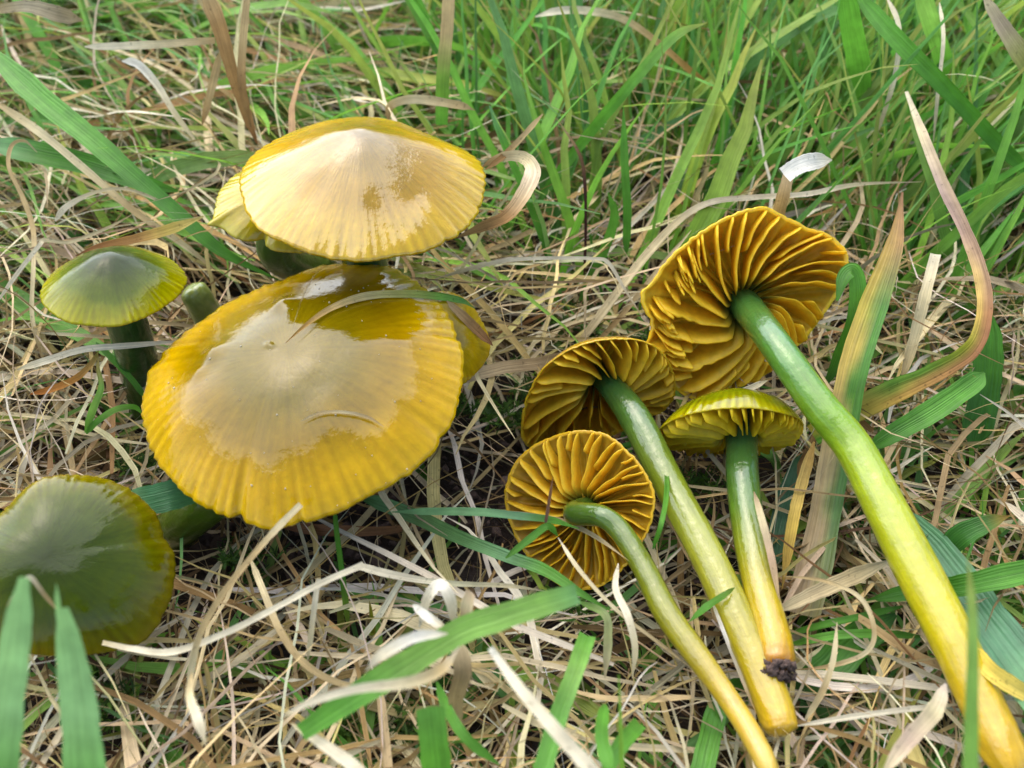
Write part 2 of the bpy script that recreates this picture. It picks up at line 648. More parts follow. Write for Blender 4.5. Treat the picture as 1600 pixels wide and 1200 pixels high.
# --- the large cap in the middle of the left group
poly = [(217, 636), (223, 601), (238, 558), (277, 516), (335, 477), (397, 446), (443, 426), (490, 407), (548, 401), (606, 409), (645, 434), (680, 461), (703, 492), (719, 535), (722, 574), (711, 628), (691, 671), (660, 709), (618, 744), (567, 771), (521, 793), (467, 808), (412, 818), (366, 802), (323, 789), (277, 756), (242, 717), (225, 682)]
d1 = Disc(poly, 0.030, True)
base = at(262, 838, 0.0)
r = thing('waxcap_mushroom', 'largest mushroom, broad glossy yellow cap with a big pale sky reflection', 'mushroom', base, GS)
cap_mesh(d1, r, 85, 0.25, 1.5, [(0, M(132, 112, 6)), (0.35, M(124, 106, 4)), (0.62, M(160, 126, 3)), (0.84, M(230, 182, 3)), (1, M(242, 196, 8))], 74, M_CAP, rib_amp=0.011, droop=0.05,
         bumps=[(462, 522, 20, 9), (352, 596, 20, 9), (330, 622, 13, 5), (446, 598, 6, 5), (600, 440, 16, 3), (640, 560, 30, 4), (520, 700, 30, 5)], seed=1, wobble=0.05, notches=[(366, 805, 0.03, 0.05), (467, 812, 0.02, 0.02), (690, 673, 0.025, 0.02), (240, 556, 0.04, 0.02)])
P = [d1.centre + d1.n * 0.002, d1.centre - d1.n * 0.010, at(330, 775, 0.014), at(262, 838, 0.002)]
stem_mesh(r, P, [0.0036, 0.0036, 0.0037, 0.0035], [M(70, 110, 30), M(78, 118, 22), M(88, 118, 20), M(96, 110, 26)], seed=1)

# --- the bright conical cap above it
poly = [(373.5, 289), (376.5, 265), (393, 238), (420, 218.5), (468, 199), (516, 187), (564, 182.5), (615, 186), (660, 199), (705, 218.5), (738, 238), (754.5, 259), (759, 286), (750, 319), (729, 349), (699, 371.5), (660, 388), (615, 395.5), (570, 403), (534, 400), (480, 389.5), (444, 374.5), (411, 359.5), (387, 331)]
d2 = Disc(poly, 0.043, True, major=-2)
base = at(610, 640, 0.0)
r = thing('waxcap_mushroom', 'upper conical yellow cap with a bright cream glare on its left half', 'mushroom', base, GS)
cap_mesh(d2, r, 92, 0.10, 1.12, [(0, M(150, 120, 8)), (0.3, M(176, 138, 8)), (0.6, M(208, 160, 8)), (0.85, M(240, 194, 6)), (1, M(244, 200, 14))], 66, M_CAPF, rib_amp=0.012, droop=0.03, seed=2, wobble=0.035, notches=[(700, 372, 0.02, 0.025), (752, 318, 0.02, 0.02), (540, 402, 0.015, 0.015)])
stem_mesh(r, [d2.centre + d2.n * 0.004, d2.centre - d2.n * 0.012, base + np.array([0, 0, 0.0])], [0.0036, 0.0034, 0.0032], [M(60, 105, 40), M(52, 98, 34), M(90, 120, 30)], seed=2)

# --- torn cap half hidden behind the bright one
poly = [(375, 268), (345, 292), (336, 322), (334, 343), (351, 358), (372, 373), (402, 374.5), (413, 381), (435, 391), (480, 394), (530, 380), (560, 340), (548, 290), (500, 262), (430, 255)]
d3 = Disc(poly, 0.032, True, ratio=0.62, major=10)
base = at(545, 440, 0.0)
r = thing('waxcap_mushroom', 'ragged yellow-green cap tucked under the left edge of the bright conical cap', 'mushroom', base, GS)
cap_mesh(d3, r, 40, 0.25, 1.6, [(0, OLV), (0.5, M(186, 160, 10)), (0.85, M(206, 186, 30)), (1, M(205, 195, 60))], 50, M_CAP, rib_amp=0.012, droop=0.03, seed=3, wobble=0.05, notches=[(408, 378, 0.06, 0.12), (336, 345, 0.05, -0.09), (372, 374, 0.03, 0.03)])
stem_mesh(r, [d3.centre + d3.n * 0.001, d3.centre - d3.n * 0.010, base], [0.003, 0.003, 0.003], [M(70, 110, 40), M(80, 115, 35), M(100, 120, 35)], seed=3)

# --- small green conical cap at the left
poly = [(62, 463), (64.5, 446), (80, 425), (105, 407), (138, 391.5), (171, 384.5), (203, 382), (238, 390), (269, 404), (287, 421), (292, 437), (280, 458), (259, 474), (238, 487), (208, 500), (180, 506), (145, 505), (110, 501), (87, 491), (68, 474)]
d4 = Disc(poly, 0.032, True, centre=(176, 447))
base = at(245, 660, 0.0)
r = thing('waxcap_mushroom', 'small conical olive-green cap with a grey shine at the left', 'mushroom', base, GS)
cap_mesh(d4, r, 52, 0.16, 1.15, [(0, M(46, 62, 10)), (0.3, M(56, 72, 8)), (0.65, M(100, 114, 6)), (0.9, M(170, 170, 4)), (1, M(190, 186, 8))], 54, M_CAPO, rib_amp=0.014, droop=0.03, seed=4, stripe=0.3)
stem_mesh(r, [d4.centre + d4.n * 0.002, d4.centre - d4.n * 0.008 + np.array([0.0015, 0, 0]), at(222, 590, 0.012), base], [0.0030, 0.0030, 0.0032, 0.0034], [M(40, 85, 30), M(42, 90, 28), M(45, 92, 28), M(60, 95, 30)], seed=4)

# --- dark olive cap at the lower left corner
poly = [(-30, 826), (0, 800), (16, 785), (41, 760.5), (71.5, 745), (110, 740), (154, 744), (187, 755), (217, 774), (247.5, 807), (256, 837.5), (272, 862), (274, 900), (264, 942), (247.5, 975), (222, 1003), (170, 1018), (110, 1024), (40, 1020), (-20, 1000), (-62, 960), (-78, 910), (-62, 860)]
d5 = Disc(poly, 0.024, True, ratio=0.975, major=-10, centre=(78, 884))
base = at(150, 1000, 0.0)
r = thing('waxcap_mushroom', 'dark olive-green cap with a slate grey shine at the lower left edge', 'mushroom', base, GS)
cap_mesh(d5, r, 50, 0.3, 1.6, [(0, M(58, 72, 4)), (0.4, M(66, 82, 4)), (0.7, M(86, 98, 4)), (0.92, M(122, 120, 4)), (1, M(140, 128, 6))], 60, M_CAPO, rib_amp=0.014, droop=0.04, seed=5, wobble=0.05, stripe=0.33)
stem_mesh(r, [d5.centre, d5.centre - d5.n * 0.008, base], [0.0032, 0.0032, 0.0032], [M(70, 105, 30), M(80, 110, 30), M(90, 110, 30)], seed=5)

# --- small cap peeping out behind the largest one
poly = [(684, 456), (722, 463), (750, 492), (768, 535), (760, 566), (722, 603), (680, 612), (645, 590), (628, 545), (640, 490)]
d6 = Disc(poly, 0.027, True, ratio=0.8, major=80)
base = at(700, 600, 0.0)
r = thing('waxcap_mushroom', 'small yellow cap peeping out behind the right edge of the largest cap', 'mushroom', base, GS)
cap_mesh(d6, r, 20, 0.25, 1.5, [(0, OLV), (0.5, M(190, 156, 10)), (0.9, M(214, 178, 20)), (1, M(214, 176, 30))], 46, M_CAP, rib_amp=0.014, droop=0.03, seed=6, wobble=0.04, nt=192)
stem_mesh(r, [d6.centre, d6.centre - d6.n * 0.006, base], [0.0028, 0.0028, 0.003], [M(90, 125, 40), M(100, 125, 40), M(110, 120, 40)], seed=6)

# --- stump of a stem between the caps
P, rad = px_stem([(345, 540, 0.008), (328, 500, 0.014), (308, 464, 0.020), (296, 446, 0.022)], [46, 46, 44, 40])
r = thing('mushroom_stem', 'blurred pale green stem stump between the small green cap and the largest cap', 'mushroom stem', P[0], None)
stem_mesh(r, P, rad, [M(130, 140, 40), M(150, 165, 60), M(165, 180, 90), M(150, 165, 80)], name='stalk', seed=8, n=24, ns=20)

GY, GO, GI = M(232, 178, 22), M(214, 150, 16), M(70, 105, 55)

# --- picked mushroom: large fan of gills, long stem
poly = [(1196, 323), (1213, 331), (1237, 342), (1260, 354), (1295, 366), (1316, 382), (1326, 407), (1318, 435), (1304, 465), (1276, 506), (1254, 534), (1237, 548), (1193, 586), (1155, 604), (1120, 615), (1088, 626), (1064, 615), (1045, 600), (1022, 578), (1006, 548), (1014, 523), (1016, 503), (1006, 485), (1000, 459), (1018, 442), (1038, 412), (1064, 386), (1097, 360), (1134, 338), (1167, 326)]
d7 = Disc(poly, 0.024, False, centre=(1170, 478), ratio=0.86, major=-60)
base = at(1450, 900, 0.0)
r = thing('waxcap_mushroom', 'picked mushroom with the largest fan of golden gills and the longest, thickest stem', 'mushroom', base, GL)
c = cap_mesh(d7, r, 44, 0.4, 2.0, [(0, OLV), (0.6, YDEEP), (1, YEL)], 60, M_CAP, rib_amp=0.01, seed=7, sign=-1, under=S(236, 196, 44, k=1.0), wobble=0.02, nt=240)
gills(d7, c, 34 * d7.mpp, 0.4, 2.0, 19, 1, 0.20, -0.45, 0.36, M(96, 128, 60), S(242, 200, 44, k=1.0), S(248, 212, 50, k=1.0), 71, r0=0.13, thick=0.019, torn=[(1010, 470, 0.40, 0.78), (1030, 585, 0.32, 0.85)])
p0 = d7.centre
P = [p0 - d7.n * 0.002, at(1192, 512, 0.0268)] + [at(*q) for q in [(1228, 562, 0.0280), (1282, 636, 0.0265), (1334, 700, 0.0245), (1384, 795, 0.0230), (1438, 900, 0.0215), (1489, 1000, 0.0205), (1532, 1095, 0.019), (1590, 1220, 0.018)]]
wd = [50, 49, 50, 53, 57, 62, 66, 64, 61, 61]
rad = [w / 2 * np.linalg.norm(p - CAM) / FPX for p, w in zip(P, wd)]
stem_mesh(r, P, rad, [M(62, 112, 50), M(70, 128, 50), M(104, 158, 52), M(146, 190, 36), M(180, 202, 36), M(204, 206, 30), M(224, 206, 20), M(228, 190, 30), M(236, 188, 30)], seed=17, n=90, ns=36)

# --- picked mushroom behind it, shorter domed cap
poly = [(817, 689), (815, 654), (824, 615), (850, 573), (895, 544), (937, 531), (990, 529), (1030, 545), (1052, 580), (1054, 615), (1038, 640), (1005, 655), (960, 678), (900, 700), (850, 708)]
d8 = Disc(poly, 0.0155, False, centre=(945, 604), ratio=0.66, major=-18)
base = at(1100, 850, 0.0)
r = thing('waxcap_mushroom', 'picked mushroom with flattened two-tone stem, its cap partly behind the largest gill fan', 'mushroom', base, GL)
c = cap_mesh(d8, r, 50, 0.5, 2.2, [(0, OLV), (0.6, M(170, 130, 8)), (1, M(214, 166, 14))], 60, M_CAP, rib_amp=0.01, seed=8, sign=-1, under=S(232, 192, 44, k=1.0), nt=240)
gills(d8, c, 42 * d8.mpp, 0.5, 2.2, 17, 1, 0.18, 0.35, -0.2, M(120, 130, 50), S(236, 196, 44, k=1.0), S(242, 204, 50, k=1.0), 81, r0=0.13, thick=0.018)
p0 = d8.centre
P = [p0 - d8.n * 0.003, at(962, 612, 0.0175)] + [at(*q) for q in [(996, 660, 0.0178), (1050, 765, 0.0170), (1102, 862, 0.0165), (1148, 960, 0.016), (1184, 1040, 0.0155), (1212, 1112, 0.015), (1220, 1150, 0.0145)]]
wd = [42, 43, 50, 51, 53, 54, 53, 55, 50]
rad = [w / 2 * np.linalg.norm(p - CAM) / FPX for p, w in zip(P, wd)]
ROOTS = []
st8 = stem_mesh(r, P, rad, [M(44, 86, 40), M(50, 96, 42), M(86, 128, 44), M(140, 156, 40), M(176, 178, 48), M(184, 174, 38), M(204, 180, 30), M(228, 190, 34), M(230, 182, 38)], seed=18, n=80, ns=32, flat=0.8)
ROOTS.append((st8, P[-1], P[-2], rad[-1]))

# --- picked mushroom with its cap seen edge on and soil on the foot
th = np.radians(np.arange(0, 360, 22.5))
poly = [(1142 + 114 * math.cos(a) + 2 * math.sin(a), 672 + 35 * math.sin(a) - 6 * math.cos(a)) for a in th]
d9 = Disc(poly, 0.0175, False, centre=(1160, 668), major=-4)
base = at(1190, 900, 0.0)
r = thing('waxcap_mushroom', 'picked mushroom with striped cap seen edge on and soil clinging to its foot', 'mushroom', base, GL)
c = cap_mesh(d9, r, 50, 0.55, 2.3, [(0, M(80, 88, 6)), (0.5, M(92, 100, 6)), (0.85, M(128, 136, 6)), (1, M(196, 190, 10))], 46, M_CAP, rib_amp=0.016, seed=9, sign=-1, under=S(224, 184, 22, k=0.95), stripe=0.4, nt=240)
gills(d9, c, 42 * d9.mpp, 0.55, 2.3, 21, 1, 0.24, 0.3, 0.0, M(120, 140, 40), S(234, 200, 36, k=1.0), S(238, 208, 36, k=1.0), 91, r0=0.15, thick=0.02)
p0 = d9.centre
P = [p0 - d9.n * 0.003, at(1159, 690, 0.0175), at(1160, 740, 0.0175), at(1166, 800, 0.0170), at(1178, 870, 0.0168), at(1193, 940, 0.0166), at(1210, 1005, 0.0164), at(1216, 1052, 0.0160)]
wd = [48, 49, 50, 51, 52, 51, 53, 50]
rad = [w / 2 * np.linalg.norm(p - CAM) / FPX for p, w in zip(P, wd)]
st = stem_mesh(r, P, rad, [M(70, 104, 66), M(66, 108, 56), M(74, 120, 44), M(100, 138, 34), M(154, 158, 30), M(210, 184, 26), M(230, 186, 30), M(206, 130, 44)], seed=19, n=70, ns=32)
ROOTS.append((st, P[-1], P[-2], rad[-1]))
V, Fc = [], []
cc = at(1214, 1046, 0.0164)
ax = nrm(P[-1] - P[-2])
for k in range(260):
    o = rng.normal(size=3)
    o = nrm(o) * 0.0023 * random.uniform(0.75, 1.0)
    o = o - ax * (o @ ax) * 0.45 + ax * 0.0002
    s = random.choice([0.0002, 0.0003, 0.0004, 0.0006])
    m = len(V)
    R3 = np.linalg.qr(rng.normal(size=(3, 3)))[0]
    for dv in ((1, 0, 0), (-1, 0, 0), (0, 1, 0), (0, -1, 0), (0, 0, 1), (0, 0, -1)):
        V.append(cc + o + R3 @ np.array(dv) * s * random.uniform(0.5, 1.3))
    Fc += [(m + a, m + b, m + c_) for a, b, c_ in ((0, 2, 4), (2, 1, 4), (1, 3, 4), (3, 0, 4), (2, 0, 5), (1, 2, 5), (3, 1, 5), (0, 3, 5))]
mesh_obj('soil_clump', V, Fc, M_CRUMB, st)

# --- picked mushroom nearest the camera, thin curved stem
poly = [(790, 790), (790, 762), (804, 724), (832, 696), (878, 677), (920, 672), (955, 682), (990, 713), (1011, 741), (1024, 773), (1021, 808), (1011, 836), (985, 876), (955, 908), (920, 922), (880, 918), (850, 898), (826, 872), (801, 828)]
d10 = Disc(poly, 0.0135, False, centre=(912, 797), ratio=0.9, major=70)
base = at(1080, 1000, 0.0)
r = thing('waxcap_mushroom', 'picked mushroom with small round dark-gilled cap and thin curved stem, lowest of the picked ones', 'mushroom', base, GL)
c = cap_mesh(d10, r, 34, 0.4, 2.0, [(0, OLD), (0.6, M(150, 116, 8)), (1, M(190, 146, 14))], 60, M_CAP, rib_amp=0.008, seed=10, sign=-1, under=S(210, 168, 40, k=0.9), nt=240)
gills(d10, c, 28 * d10.mpp, 0.4, 2.0, 21, 1, 0.12, -0.25, 0.15, M(120, 140, 40), S(236, 196, 48, k=1.0), S(240, 204, 52, k=1.0), 101, r0=0.12, thick=0.016)
p0 = d10.centre
P = [p0 - d10.n * 0.002, p0 + d10.n * 0.003] + [at(*q) for q in [(938, 806, 0.0185), (968, 828, 0.0185), (1003, 882, 0.0178), (1040, 955, 0.0172), (1085, 1018, 0.0170), (1130, 1080, 0.0170), (1172, 1145, 0.0175), (1212, 1222, 0.018)]]
wd = [38, 38, 35, 35, 36, 40, 39, 34, 33, 34]
rad = [w / 2 * np.linalg.norm(p - CAM) / FPX for p, w in zip(P, wd)]
stem_mesh(r, P, rad, [M(80, 112, 36), M(76, 112, 32), M(90, 124, 30), M(118, 138, 32), M(142, 150, 22), M(170, 162, 24), M(202, 174, 30), M(232, 190, 50), M(238, 200, 80)], seed=20, n=80, ns=28)

def root_threads(stem, tip, axis, r, seed):
    rg = np.random.default_rng(seed)
    V, Fc = [], []
    for k in range(26):
        a = rg.uniform(0, 2 * np.pi)
        e1 = nrm(np.cross(axis, [0, 0, 1.0]))
        e2 = np.cross(axis, e1)
        p = tip + (e1 * math.cos(a) + e2 * math.sin(a)) * r * rg.uniform(0.5, 1.0) - axis * rg.uniform(0, 0.0012)
        dv = nrm(axis * rg.uniform(0.3, 1) + rg.normal(size=3) * 0.7)
        sd = nrm(np.cross(dv, rg.normal(size=3))) * rg.uniform(0.00005, 0.00011)
        m = len(V)
        L = rg.uniform(0.0008, 0.0028)
        for q in range(5):
            V += [p - sd * (1 - q / 5), p + sd * (1 - q / 5)]
            dv = nrm(dv + rg.normal(size=3) * 0.35)
            p = p + dv * L / 4
        for q in range(4):
            Fc.append((m + 2 * q, m + 2 * q + 1, m + 2 * q + 3, m + 2 * q + 2))
    o = mesh_obj('root_threads', V, Fc, M_STRAW, stem, np.tile(S(214, 190, 130), (len(V), 1)))
    o['kind'] = 'stuff'


for stem, tip, prev, r_ in ROOTS:
    root_threads(stem, tip, nrm(tip - prev), r_, 5)

# ------------------------------------------------------------------ sight lines: where the mushrooms are, so loose growth does not bury them
bpy.context.view_layer.update()
mv, mf = [], []
for o in COL.objects:
    if o.type == 'MESH' and o.parent is not None:
        me = o.data
        mw = np.array(o.matrix_world)
        vv = np.empty(len(me.vertices) * 3, np.float32)
        me.vertices.foreach_get('co', vv)
        vv = vv.reshape(-1, 3) @ mw[:3, :3].T + mw[:3, 3]
        off = len(mv)
        mv += vv.tolist()
        mf += [[off + i for i in p.vertices] for p in me.polygons]
BVH = BVHTree.FromPolygons(mv, mf)
GW, GH = 260, 200
X0, X1, Y0, Y1 = -100, 1700, -50, 1300
DEP = np.full((GH, GW), np.inf)
for i in range(GH):
    for j in range(GW):
        dd = ray(X0 + (X1 - X0) * (j + .5) / GW, Y0 + (Y1 - Y0) * (i + .5) / GH)
        h = BVH.ray_cast(Vector(CAM), Vector(dd))
        if h[0] is not None:
            DEP[i, j] = h[3]
D2 = DEP.copy()
for di in (-1, 0, 1):
    for dj in (-1, 0, 1):
        s = np.roll(np.roll(DEP, di, 0), dj, 1)
        D2 = np.where(np.isinf(D2), s, D2)
DEP = D2


def hides(P):
    """rows of points (n, k, 3): does any of them stand in front of a mushroom?"""
    q = project(P)
    i = ((q[..., 1] - Y0) / (Y1 - Y0) * GH).astype(int)
    j = ((q[..., 0] - X0) / (X1 - X0) * GW).astype(int)
    ok = (i >= 0) & (i < GH) & (j >= 0) & (j < GW) & (q[..., 2] > 0.01)
    dep = np.where(ok, DEP[np.clip(i, 0, GH - 1), np.clip(j, 0, GW - 1)], np.inf)
    dist = np.linalg.norm(P - CAM, axis=-1)
    bad = np.isfinite(dep) & (dist < dep + 0.0015)
    near = (q[..., 2] < 0.085) & (q[..., 2] > -0.05)
    return (bad | near).any(1)


# ------------------------------------------------------------------ turf
def field(name, n, sampler, mat, S_=8, fold=0.25):
    """n loose blades in one mesh; sampler gives base, azimuth, elevations, curl, length, width, colours"""
    b, az, el0, el1, curl, L, w, c0, c1, roll = sampler(n)
    n = len(b)
    ts = np.linspace(0, 1, S_ + 1)
    P = np.zeros((n, S_ + 1, 3))
    P[:, 0] = b
    wig = rng.normal(0, 0.10, (n, S_ + 1)) * (np.abs(curl) > 0)[:, None]
    for k in range(S_):
        t = (k + 0.5) / S_
        el = el0 + (el1 - el0) * t
        a = az + curl * t ** 1.5 + wig[:, k]
        step = (L / S_)[:, None] * np.stack([np.cos(el) * np.cos(a), np.cos(el) * np.sin(a), np.sin(el)], -1)
        P[:, k + 1] = P[:, k] + step
        P[:, k + 1, 2] = np.maximum(P[:, k + 1, 2], 0.0005)
    keep = ~hides(P)
    if name != 'moss':
        qm = project(P[:, S_ // 2])
        keep &= rng.uniform(0, 1, n) > 0.62 * np.clip(hollow(qm[:, 0], qm[:, 1]), 0, 1)
    P, az, w, c0, c1, roll, L = (x[keep] for x in (P, az, w, c0, c1, roll, L))
    n = len(P)
    T = np.gradient(P, axis=1)
    T /= np.linalg.norm(T, axis=2)[..., None] + 1e-12
    zup = np.array([0, 0, 1.0])
    side = np.cross(T, zup)
    side /= np.linalg.norm(side, axis=2)[..., None] + 1e-9
    nor = np.cross(side, T)
    tw = roll[:, None] + rng.normal(0, 0.5, n)[:, None] * ts
    sd = side * np.cos(tw)[..., None] + nor * np.sin(tw)[..., None]
    nn = np.cross(sd, T)
    prof_w = np.minimum(1, 0.55 + ts * 3) * (1 - np.clip((ts - 0.45) / 0.55, 0, 1) ** 1.7 * 0.9)
    hw = (w / 2)[:, None] * prof_w
    Lft = P - sd * hw[..., None]
    Rgt = P + sd * hw[..., None]
    Mid = P - nn * (hw * fold)[..., None]
    V = np.stack([Lft, Mid, Rgt], 2)                     # n, S+1, 3, 3
    C = c0[:, None, :] * (1 - ts[None, :, None]) + c1[:, None, :] * ts[None, :, None]
    C = np.repeat(C[:, :, None, :], 3, 2)
    uu = np.tile(np.array([0, 0.5, 1.0]), (n, S_ + 1, 1)) + rng.uniform(0, 50, n)[:, None, None]
    vv = np.repeat((L[:, None] * ts * 150)[:, :, None], 3, 2)
    idx = np.arange(n * (S_ + 1) * 3).reshape(n, S_ + 1, 3)
    F = np.stack([idx[:, :-1, :-1], idx[:, :-1, 1:], idx[:, 1:, 1:], idx[:, 1:, :-1]], -1).reshape(-1, 4)
    o = mesh_obj(name, V.reshape(-1, 3), F, mat, None, C.reshape(-1, 3), np.stack([uu, vv], -1).reshape(-1, 2))
    o['kind'] = 'stuff'
    return o


def pick(pal, n, var=0.16):
    P = np.array(pal)
    i = rng.integers(0, len(P), n)
    return P[i] * np.exp(rng.normal(0, var, (n, 1))) * np.exp(rng.normal(0, 0.05, (n, 3)))


GREENS = [S(84, 144, 44), S(100, 164, 52), S(118, 178, 60), S(90, 150, 78), S(64, 122, 40), S(130, 176, 56), S(80, 142, 36)]
GTIPS = [S(130, 180, 66), S(104, 168, 62), S(160, 190, 86), S(116, 168, 92), S(176, 176, 80)]
STRAWS = [S(206, 188, 144), S(190, 168, 120), S(220, 206, 168), S(170, 146, 98), S(150, 120, 76), S(212, 196, 154), S(234, 222, 194), S(184, 164, 106)]
BROWNS = [S(100, 76, 52), S(124, 98, 66), S(80, 60, 42), S(150, 124, 88), S(112, 86, 56)]

ZONE_X, ZONE_Y = (-0.21, 0.21), (-0.10, 0.30)


def bases(n, weight, z=(0, 0.003)):
    out = np.zeros((0, 3))
    while len(out) < n:
        b = np.stack([rng.uniform(*ZONE_X, n), rng.uniform(*ZONE_Y, n), rng.uniform(*z, n)], -1)
        q = project(b)
        b = b[rng.uniform(0, 1, n) < weight(q[:, 0], q[:, 1])]
        out = np.vstack([out, b])
    return out[:n]


def right_w(x, y):
    """0 at the left of the view, 1 at the right, along the slant that parts straw from green grass"""
    return smooth01((x - 520 - 0.25 * (y - 300)) / 420)


def hollow(x, y):
    """1 in the bare soil hollow under the big caps"""
    return np.exp(-(((x - 560) / 230) ** 2 + ((y - 815) / 80) ** 2)) + np.exp(-(((x - 760) / 70) ** 2 + ((y - 700) / 110) ** 2))


def green_sampler(n):
    def wt(x, y):
        r_ = right_w(x, y)
        top = smooth01((560 - y) / 300)
        w = 0.10 + 0.9 * r_ * top + 0.42 * (1 - r_) * top + 0.46 * smooth01((x - 1200) / 150) + 0.16 * smooth01((y - 950) / 200)
        return np.clip(w * (1 - 0.9 * np.clip(hollow(x, y), 0, 1)), 0, 1)
    b = bases(n, wt)
    q = project(b)
    r_ = right_w(q[:, 0], q[:, 1])
    flip = rng.uniform(0, 1, n) < 0.45
    az_l = np.where(flip, np.radians(-38), np.radians(140)) + rng.normal(0, 0.35, n)
    az_r = np.radians(48) + rng.normal(0, 0.65, n)
    mid = np.exp(-((q[:, 0] - 820) / 260) ** 2)
    az_r = az_r + mid * np.radians(45)
    useR = rng.uniform(0, 1, n) < r_
    az = np.where(useR, az_r, az_l)
    el0 = np.where(useR, rng.uniform(0.7, 1.35, n), rng.uniform(0.35, 0.9, n))
    el1 = np.where(useR, rng.uniform(0.1, 0.9, n), rng.uniform(-0.3, 0.3, n))
    low = q[:, 1] > 560
    el0 = np.where(low, rng.uniform(0.2, 0.7, n), el0)
    el1 = np.where(low, rng.uniform(-0.5, 0.1, n), el1)
    az = np.where(low & (q[:, 0] < 1200), rng.uniform(0, 2 * np.pi, n), az)
    curl = rng.normal(0, 0.35, n)
    L = rng.uniform(0.020, 0.056, n)
    L = np.where(low, L * 0.6, L)
    w = np.clip(rng.lognormal(math.log(0.00080), 0.50, n), 0.0004, 0.003)
    return b, az, el0, el1, curl, L * 1.25, w * 1.3, pick(GREENS, n, 0.28) * 1.35, pick(GTIPS, n, 0.22) * 1.3, rng.normal(0, 0.6, n)


def straw_cols(n):
    a = pick(STRAWS, n, 0.38) * 1.38
    a = a / np.maximum(1, a.max(1, keepdims=True) / 0.74)
    return a, a * np.exp(rng.normal(0, 0.15, (n, 1)))


def straw_sampler(n):
    def wt(x, y):
        r_ = right_w(x, y)
        top = smooth01((560 - y) / 300)
        w = 0.80 - 0.42 * r_ * top
        return np.clip(w * (1 - 0.95 * np.clip(hollow(x, y), 0, 1)), 0, 1)
    b = bases(n, wt, (0.0, 0.014))
    q = project(b)
    top = q[:, 1] < 560
    lf = rng.uniform(0, 1, n) > right_w(q[:, 0], q[:, 1])
    az = rng.uniform(0, 2 * np.pi, n)
    sgn = np.where(rng.uniform(0, 1, n) < 0.5, 0, np.pi)
    az = np.where(top & lf, np.radians(-42) + sgn + rng.normal(0, 0.33, n), az)
    az = np.where(top & ~lf, np.radians(46) + sgn + rng.normal(0, 0.42, n), az)
    el0 = np.where(top, rng.uniform(-0.1, 0.7, n), rng.uniform(-0.2, 0.4, n))
    el1 = np.where(top, rng.uniform(-0.5, 0.5, n), rng.uniform(-0.6, 0.25, n))
    curl = rng.normal(0, 0.8, n)
    L = rng.uniform(0.014, 0.048, n)
    w = np.clip(rng.lognormal(math.log(0.00041), 0.52, n), 0.0002, 0.0015)
    return b, az, el0, el1, curl, L * 1.15, w * 1.3, *straw_cols(n), rng.uniform(-1.2, 1.2, n)


def litter_sampler(n):
    def wt(x, y):
        return np.clip(0.9 - 0.6 * np.clip(hollow(x, y), 0, 1), 0, 1)
    b = bases(n, wt, (0.0, 0.006))
    az = rng.uniform(0, 2 * np.pi, n)
    return (b, az, rng.uniform(-0.3, 0.5, n), rng.uniform(-0.6, 0.3, n), rng.normal(0, 1.8, n), rng.uniform(0.008, 0.03, n),
            np.clip(rng.lognormal(math.log(0.0004), 0.4, n), 0.0002, 0.0012), pick(BROWNS, n, 0.25), pick(BROWNS, n, 0.25), rng.uniform(-1.5, 1.5, n))


field('grass_litter', 8500, litter_sampler, M_STRAW, 7)
field('dead_grass', 17000, straw_sampler, M_STRAW, 8)
field('green_grass', 12000, green_sampler, M_GREEN, 8, 0.3)

# soil crumbs in the hollow, moss between the straw
def crumbs(name, centres, sizes, mat, parent=None, cols=None):
    V, Fc, C = [], [], []
    for q, (c_, z_) in enumerate(zip(centres, sizes)):
        m = len(V)
        R3 = np.linalg.qr(rng.normal(size=(3, 3)))[0]
        for dv in ((1, 0, 0), (-1, 0, 0), (0, 1, 0), (0, -1, 0), (0, 0, 1), (0, 0, -1)):
            V.append(c_ + R3 @ np.array(dv) * z_ * random.uniform(0.5, 1.3))
            C.append(cols[q] if cols is not None else (0.1, 0.07, 0.05))
        Fc += [(m + a, m + b, m + c2) for a, b, c2 in ((0, 2, 4), (2, 1, 4), (1, 3, 4), (3, 0, 4), (2, 0, 5), (1, 2, 5), (3, 1, 5), (0, 3, 5))]
    o = mesh_obj(name, V, Fc, mat, parent, np.array(C))
    o['kind'] = 'stuff'
    return o


cs = []
for k in range(900):
    p = at(random.gauss(540, 260), random.gauss(800, 90), random.uniform(0.0, 0.004))
    cs.append(p)
crumbs('soil_crumbs', cs, rng.lognormal(math.log(0.0006), 0.5, len(cs)), M_CRUMB)


def moss_sampler(n):
    cen = [(905, 505), (815, 640), (835, 610), (1010, 540), (225, 720), (1090, 760), (520, 1130), (640, 1140), (160, 1090), (745, 640), (380, 880), (900, 930)]
    b = []
    for k in range(n):
        cx, cy = cen[(k // 14) % len(cen)]
        rg = random.Random(k // 14)
        b.append(at(cx + rg.gauss(0, 22) + random.gauss(0, 5), cy + rg.gauss(0, 14) + random.gauss(0, 4), 0.003 + rg.uniform(0, 0.006) + random.uniform(0, 0.003)))
    b = np.array(b)
    az = rng.uniform(0, 2 * np.pi, n)
    c_ = pick([S(70, 110, 30), S(90, 130, 40), S(60, 90, 30)], n)
    return (b, az, rng.uniform(0.2, 1.2, n), rng.uniform(-0.3, 0.6, n), rng.normal(0, 0.6, n), rng.uniform(0.0010, 0.0026, n), rng.uniform(0.0002, 0.00045, n), c_, c_ * 1.2, rng.normal(0, 0.5, n))


